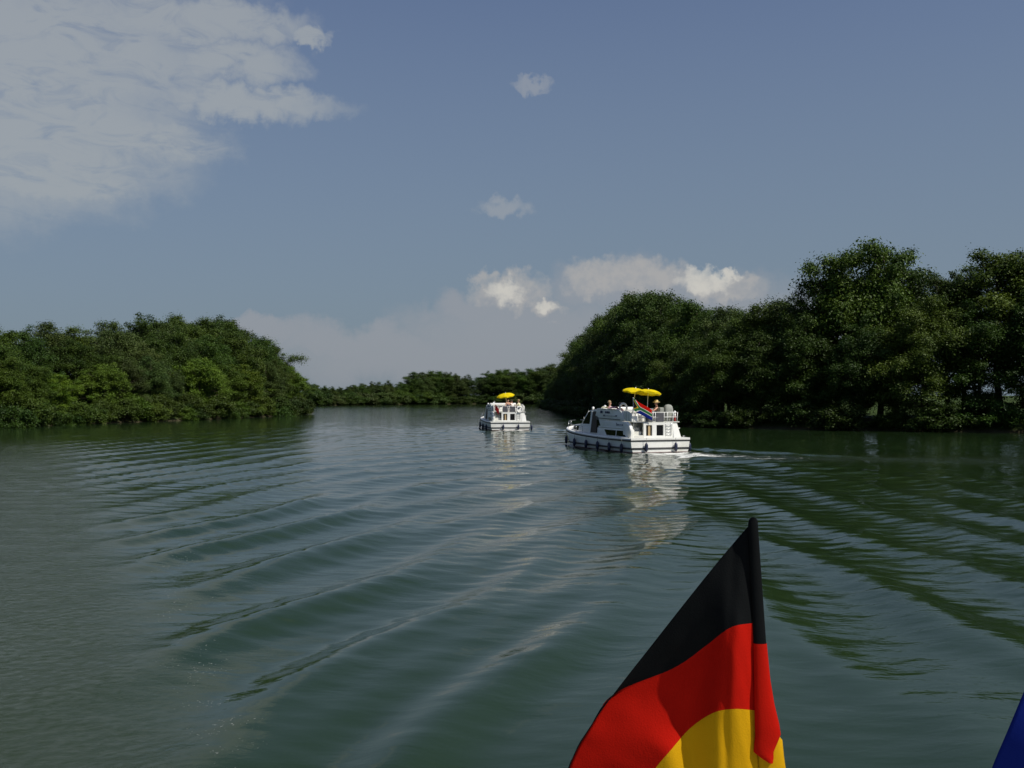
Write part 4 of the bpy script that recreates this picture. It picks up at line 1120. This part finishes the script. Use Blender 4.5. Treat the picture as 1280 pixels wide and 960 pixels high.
    if hat:
        h = MB(); rows = []
        for r, z in ((.21, .055), (.205, .075), (.13, .085), (.115, .10), (.11, .17), (.085, .20), (.01, .205)):
            rows.append([tuple(hc + Vector((math.cos(a) * r, math.sin(a) * r, z + (.012 * math.sin(2 * a) if r > .2 else 0)))) for a in [i * math.pi / 9 for i in range(18)]])
        ht = h.grid(rows, 0, True, True).build('hat', M[hat], root)
    return root

make_person('person in a wide straw hat sitting under the right yellow parasol of the near boat', at_boat(BOAT_A, (.52, 1.45, 2.13)), rz_boat(BOAT_A, 75), 'shirtn', 'shirtn', hat='straw', hair='blond', bare=True, arms=(.9, .6))
make_person('fair-haired person in a pale top far forward on the flybridge of the near boat', at_boat(BOAT_A, (-1.15, 4.25, 2.14)), rz_boat(BOAT_A, -100), 'shirtw', 'shirtn', hair='blond', lean=-6)
make_person('dark-haired person in a pink top at the middle of the flybridge of the near boat', at_boat(BOAT_A, (-1.1, 3.3, 2.05)), rz_boat(BOAT_A, -80), 'shirtp', 'shirtp', hair='hair', lean=14)
make_person('dark-haired person without a shirt under the yellow parasol of the far boat', at_boat(BOAT_B, (.02, 1.75, 2.18)), rz_boat(BOAT_B, 180), 'shirtn', 'shirtn', hair='hair', bare=True, arms=(.5, .2))
make_person('person in a white shirt beside the bare-chested one on the far boat', at_boat(BOAT_B, (.45, 1.75, 2.10)), rz_boat(BOAT_B, 20), 'shirtw', 'shirtn', hair='hair', lean=12, arms=(.6, .2))
make_person('person in a cream shirt at the right-hand rail of the far boat', at_boat(BOAT_B, (1.12, 1.6, 2.12)), rz_boat(BOAT_B, 60), 'shirty', 'shirtn', hair='blond', lean=6, arms=(.2, .8))
# towels and cushions on the near boat's coaming
def lump(name, B, p, size, rz, mat, label, cat):
    b = MB(); rows = []
    r_ = random.Random(label)
    for i in range(9):
        rows.append([((i / 8 - .5) * size[0], (k / 5 - .5) * size[1], size[2] * (1 - ((k - 2.5) / 2.5) ** 2 * .8) * (.75 + .5 * r_.random())) for k in range(6)])
    b.grid(rows); b.add([(-size[0] / 2, -size[1] / 2, -.01), (size[0] / 2, -size[1] / 2, -.01), (size[0] / 2, size[1] / 2, -.01), (-size[0] / 2, size[1] / 2, -.01)], [(0, 1, 2, 3)])
    o = b.build(name, M[mat], None); o.location = at_boat(B, p); o.rotation_euler = (0, 0, rz_boat(B, rz)); tag(o, label, cat)
lump('towel', BOAT_A, (-1.52, 3.15, 2.53), (1.0, .30, .12), 90, 'shirtp', 'pinkish white towel draped over the port coaming of the near boat', 'towel')
lump('cushion', BOAT_A, (-1.5, 4.35, 2.53), (.6, .26, .11), 90, 'shirty', 'pale yellow cushion on the forward port coaming of the near boat', 'cushion')

# ------------------------------------------------------------------ flags
def cam_pt(px, py, depth):
    """world point seen at photo pixel (px,py) at a distance along the view axis; used to lay out the hand-measured flag shapes at their real distance"""
    v = Vector(((px - 640) / FPX, 1.0, -(py - 480) / FPX)) * depth
    return Vector((0, 0, CAMZ)) + Matrix.Rotation(PITCH, 3, 'X') @ v

def lerp_curve(pts, u):
    """pts [(u, px, py, depth)] with catmull-rom interpolation"""
    n = len(pts)
    if u <= pts[0][0]: return Vector(pts[0][1:])
    if u >= pts[-1][0]: return Vector(pts[-1][1:])
    for i in range(n - 1):
        if pts[i][0] <= u <= pts[i + 1][0]:
            t = (u - pts[i][0]) / (pts[i + 1][0] - pts[i][0])
            p1 = Vector(pts[i][1:]); p2 = Vector(pts[i + 1][1:])
            p0 = Vector(pts[i - 1][1:]) if i > 0 else p1 * 2 - p2
            p3 = Vector(pts[i + 2][1:]) if i + 2 < n else p2 * 2 - p1
            return .5 * ((2 * p1) + (p2 - p0) * t + (2 * p0 - 5 * p1 + 4 * p2 - p3) * t * t + (3 * p1 - p0 - 3 * p2 + p3) * t ** 3)

D0 = 2.42
def german_flag():
    root = empty('german_flag', cam_pt(966, 1010, D0), 0, 'large black, red and gold flag hanging from its staff in the foreground', 'flag')
    inv = Matrix.Translation(-root.location)
    C = [
        [(0, 941, 651, 0), (.25, 905, 693, .01), (.5, 866, 741, .03), (.75, 818, 802, .06), (1.0, 768, 866, .10), (1.25, 735, 912, .115), (1.5, 716, 946, .125), (1.8, 704, 985, .132), (2.1, 700, 1030, .138)],
        [(0, 945, 778, 0), (.25, 914, 784, -.015), (.5, 884, 806, .03), (.75, 842, 835, .065), (1.0, 768, 867, .105), (1.25, 735, 913, .119), (1.5, 716, 947, .129), (1.8, 704, 986, .136), (2.1, 700, 1031, .142)],
        [(0, 945, 888, 0), (.25, 918, 886, -.02), (.5, 892, 891, -.01), (.75, 862, 911, .04), (1.0, 838, 938, .03), (1.25, 818, 962, .045), (1.5, 800, 990, .06), (1.8, 785, 1030, .075), (2.1, 775, 1070, .09)],
        [(0, 950, 1010, 0), (.25, 930, 1020, -.02), (.5, 905, 1035, -.01), (.75, 885, 1055, .03), (1.0, 868, 1075, .03), (1.25, 855, 1095, .05), (1.5, 845, 1110, .08), (1.8, 835, 1130, .12), (2.1, 828, 1150, .15)]]
    # the hem is rolled round behind the left outline, so black and red continue on the back
    NU, NV = 84, 66
    b = MB(); rows = []
    for i in range(NU + 1):
        u = 2.1 * i / NU; row = []
        for k in range(NV + 1):
            v = 3.0 * k / NV; s = min(2, int(v)); f = v - s
            A = lerp_curve(C[s], u); B = lerp_curve(C[s + 1], u)
            p = A.lerp(B, f)
            fold = (.011 - .009 * min(1, max(0, (u - .55) / .4))) * math.sin(2.2 + 5.2 * u + 1.5 * v) * min(1, u * 2.5) * min(1, .25 + v) + .006 * max(0, 1 - u) * math.sin(9 * u - 2.4 * v) * min(1, u * 2)
            fold += .0035 * (float(vnoise(np.array([u * 9]), np.array([v * 3 + u * 2]), 1.0, 81)[0]) - .5) * min(1, u * 3) + .0022 * math.sin(46 * u + 9 * v) * math.exp(-u / .10) 
            fold += .008 * math.exp(-((u - (1.02 - .16 * (v - 1))) / .17) ** 2) * min(1, max(0, (v - .2)))
            crease = .004 * math.exp(-((u - .16 - .10 * v) / .05) ** 2)
            row.append(inv @ cam_pt(p.x, p.y, D0 + p.z + fold + crease))
        rows.append(row)
    nv = NV + 1
    b.v = [tuple(p) for r in rows for p in r]
    for i in range(NU):
        for k in range(NV):
            b.f.append((i * nv + k, (i + 1) * nv + k, (i + 1) * nv + k + 1, i * nv + k + 1)); b.mi.append(min(2, k * 3 // NV)); b.sm.append(True)
    cl = b.build('cloth', [M['fblack'], M['fred'], M['fgold']], root)
    cl.modifiers.new('thick', 'SOLIDIFY').thickness = .0012
    # hoist sleeve: fabric tube round the staff, widening into a loose fold on the red and gold parts
    b = MB()
    def sleeve(stations, mi):
        rws = []
        for px0, px1, py, dz in stations:
            c = cam_pt((px0 + px1) / 2, py, D0 - .006 + dz); r = (px1 - px0) / 2 / FPX * D0
            rws.append([inv @ (c + Vector((math.cos(a) * r, math.sin(a) * max(.009, r * .35), 0))) for a in [q * math.pi / 6 for q in range(12)]])
        b.grid(rws, mi, True, True)
    def st(fn0, fn1, y0, y1, n=16, dz=0): return [(fn0(y0 + (y1 - y0) * i / n), fn1(y0 + (y1 - y0) * i / n), y0 + (y1 - y0) * i / n, dz) for i in range(n + 1)]
    lx = lambda y: 935 + (y - 650) * .070 if y < 700 else 939 + (y - 700) * .052
    rx = lambda y: 947 + (y - 650) * .070
    tip = [(939, 944, 647, 0), (936, 947, 650, 0), (935, 947.5, 656, 0)]
    sleeve(tip + st(lambda y: 935 + (y - 656) * .045, rx, 660, 805), 0)
    sleeve([(941.5, 958.5, 804, -.001), (942, 960, 820, -.002), (942.5, 963, 850, -.004), (943, 968, 880, -.006), (943.5, 974, 905, -.006), (944, 976, 918, -.006), (943, 972, 928, -.006), (942, 967, 940, -.006), (952, 967, 948, -.006), (960, 966, 953, -.006)], 1)
    sleeve([(942, 958, 880, .012), (943, 970, 915, .012), (944, 978, 925, .010), (946, 980, 945, .010), (948, 983.5, 970, .008), (950, 988, 1010, .004), (960, 992, 1050, .004)], 2)
    sl = b.build('hoist_sleeve', [M['fblack'], M['fred'], M['fgold']], root)
    # staff inside the sleeve, running down to its socket
    top = inv @ cam_pt(942, 652, D0 + .004); low = inv @ cam_pt(966, 1010, D0 + .012)
    d = (low - top).normalized()
    MB().tube([top, low, low + d * .42], [.008, .0105, .0115], 10).build('staff', M['pole'], root)
    return root, root.location + low + d * .42
GF, SOCKET = german_flag()

def blue_flag():
    root = empty('blue_flag', cam_pt(1420, 1040, D0), 0, 'plain blue flag whose edge enters the lower right corner', 'flag')
    inv = Matrix.Translation(-root.location)
    top = [(0, 1372, 640, 0), (.3, 1330, 745, .02), (.6, 1288, 845, .04), (.8, 1260, 912, .06), (1, 1238, 965, .09), (1.3, 1222, 1020, .12)]
    bot = [(0, 1420, 960, 0), (.3, 1395, 985, -.02), (.6, 1370, 1020, .02), (.8, 1345, 1050, .03), (1, 1320, 1080, .06), (1.3, 1295, 1110, .1)]
    b = MB(); rows = []
    for i in range(41):
        u = 1.3 * i / 40; A = lerp_curve(top, u); B = lerp_curve(bot, u)
        rows.append([inv @ cam_pt(*(A.lerp(B, k / 24).xy), D0 + A.lerp(B, k / 24).z + .02 * math.sin(6 * u + 2 * k / 24) * min(1, 3 * u)) for k in range(25)])
    cl = b.grid(rows).build('cloth', M['fblue'], root); cl.modifiers.new('thick', 'SOLIDIFY').thickness = .0012
    a = inv @ cam_pt(1370, 630, D0 + .004); c = inv @ cam_pt(1430, 1020, D0 + .02); d = (c - a).normalized()
    MB().tube([a, c, c + d * .42], [.008, .0105, .0115], 10).build('staff', M['pole'], root)
    return root.location + c + d * .42
SOCKET2 = blue_flag()

# stern rail of the boat the photographer stands on, carrying both flagstaffs (below the frame)
rail = empty('stern_rail', (SOCKET.x, SOCKET.y, 0), 0, 'white tube stern rail below the foreground flags, holding their staffs', 'railing')
rz_ = SOCKET.z - .02; x0r, x1r, yr = -1.6, SOCKET2.x + .35, SOCKET.y
b = MB(); b.tube([(x0r - SOCKET.x, 0, rz_), (0, 0, rz_), (SOCKET2.x - SOCKET.x, SOCKET2.y - SOCKET.y, rz_), (x1r - SOCKET.x, 0, rz_)], .016, 8)
b.build('top_tube', M['white'], rail)
for x in (x0r, -.5, SOCKET.x, x1r):
    MB().tube([(x - SOCKET.x, 0, rz_), (x - SOCKET.x, -.03, .95)], .014, 8).build('post', M['white'], rail)
tr_ = empty('houseboat_stern', (0, -3, 0), 0, 'white stern deck of the boat the photographer stands on', 'boat')
MB().prism([(-5, -.4), (5.3, -.3), (5.45, .80), (-5, .80)], lambda y, z: 1.95).build('hull', M['gel'], tr_, .05)
MB().box(-1.9, 1.9, -4.9, 5.40, .804, .95).build('deck', M['deck'], tr_, .02, 1)

def staff_flag(B, p, h, label, build_cloth):
    t = empty('flag', at_boat(B, p), rz_boat(B), label, 'flag')
    MB().tube([(0, 0, 0), (-.06, -.06, h)], .016, 6).build('staff', M['white'], t)
    build_cloth(t, Vector((-.06, -.06, h)))
def sa_cloth(t, top):
    """drooping flag: red above blue, green Y band edged in white"""
    NU, NV = 40, 24; b = MB(); rows = []
    for i in range(NU + 1):
        u = i / NU
        rows.append([top + Vector((1.22 * u + .03 * v, -.02 + .07 * math.sin(7 * u + 1.5 * v) * u, -.03 - .66 * u ** .85 * 1.05 - .70 * v * (1 - .12 * u))) for v in [k / NV for k in range(NV + 1)]])
    nv = NV + 1; b.v = [tuple(p) for r in rows for p in r]
    for i in range(NU):
        for k in range(NV):
            u = (i + .5) / NU; v = (k + .5) / NV; c = abs(v - .5)
            if u < .34:
                e = .5 * (1 - u / .34)                # distance of the Y arm's centre from the middle
                m_ = 0
                if c < e - .17: m_ = 4                 # black triangle
                elif c < e - .12: m_ = 5               # yellow edge
                elif c < e + .12: m_ = 2
                elif c < e + .18: m_ = 3
                else: m_ = 0 if v < .5 else 1
            else:
                m_ = 2 if c < .11 else 3 if c < .18 else (0 if v < .5 else 1)
            b.f.append((i * nv + k, (i + 1) * nv + k, (i + 1) * nv + k + 1, i * nv + k + 1)); b.mi.append(m_); b.sm.append(True)
    cl = b.build('cloth', [M['fred'], M['fblue'], M['fgreen'], M['fwhite'], M['fblack'], M['fgold']], t)
    cl.modifiers.new('thick', 'SOLIDIFY').thickness = .003
staff_flag(BOAT_A, (-1.50, .45, 1.35), 1.86, 'South African flag drooping from a staff at the stern of the near boat', sa_cloth)
def red_cloth(t, top):
    b = MB(); rows = []
    for i in range(13):
        u = i / 12
        rows.append([top + Vector((.42 * u + .02 * math.sin(5 * v), .07 * math.sin(8 * u + 2 * v), -.25 - .55 * u - .55 * v)) for v in [k / 10 for k in range(11)]])
    cl = b.grid(rows).build('cloth', M['fdred'], t); cl.modifiers.new('thick', 'SOLIDIFY').thickness = .003
staff_flag(BOAT_B, (-1.42, .45, 1.2), 1.65, 'small dark red flag hanging limp at the port stern of the far boat', red_cloth)
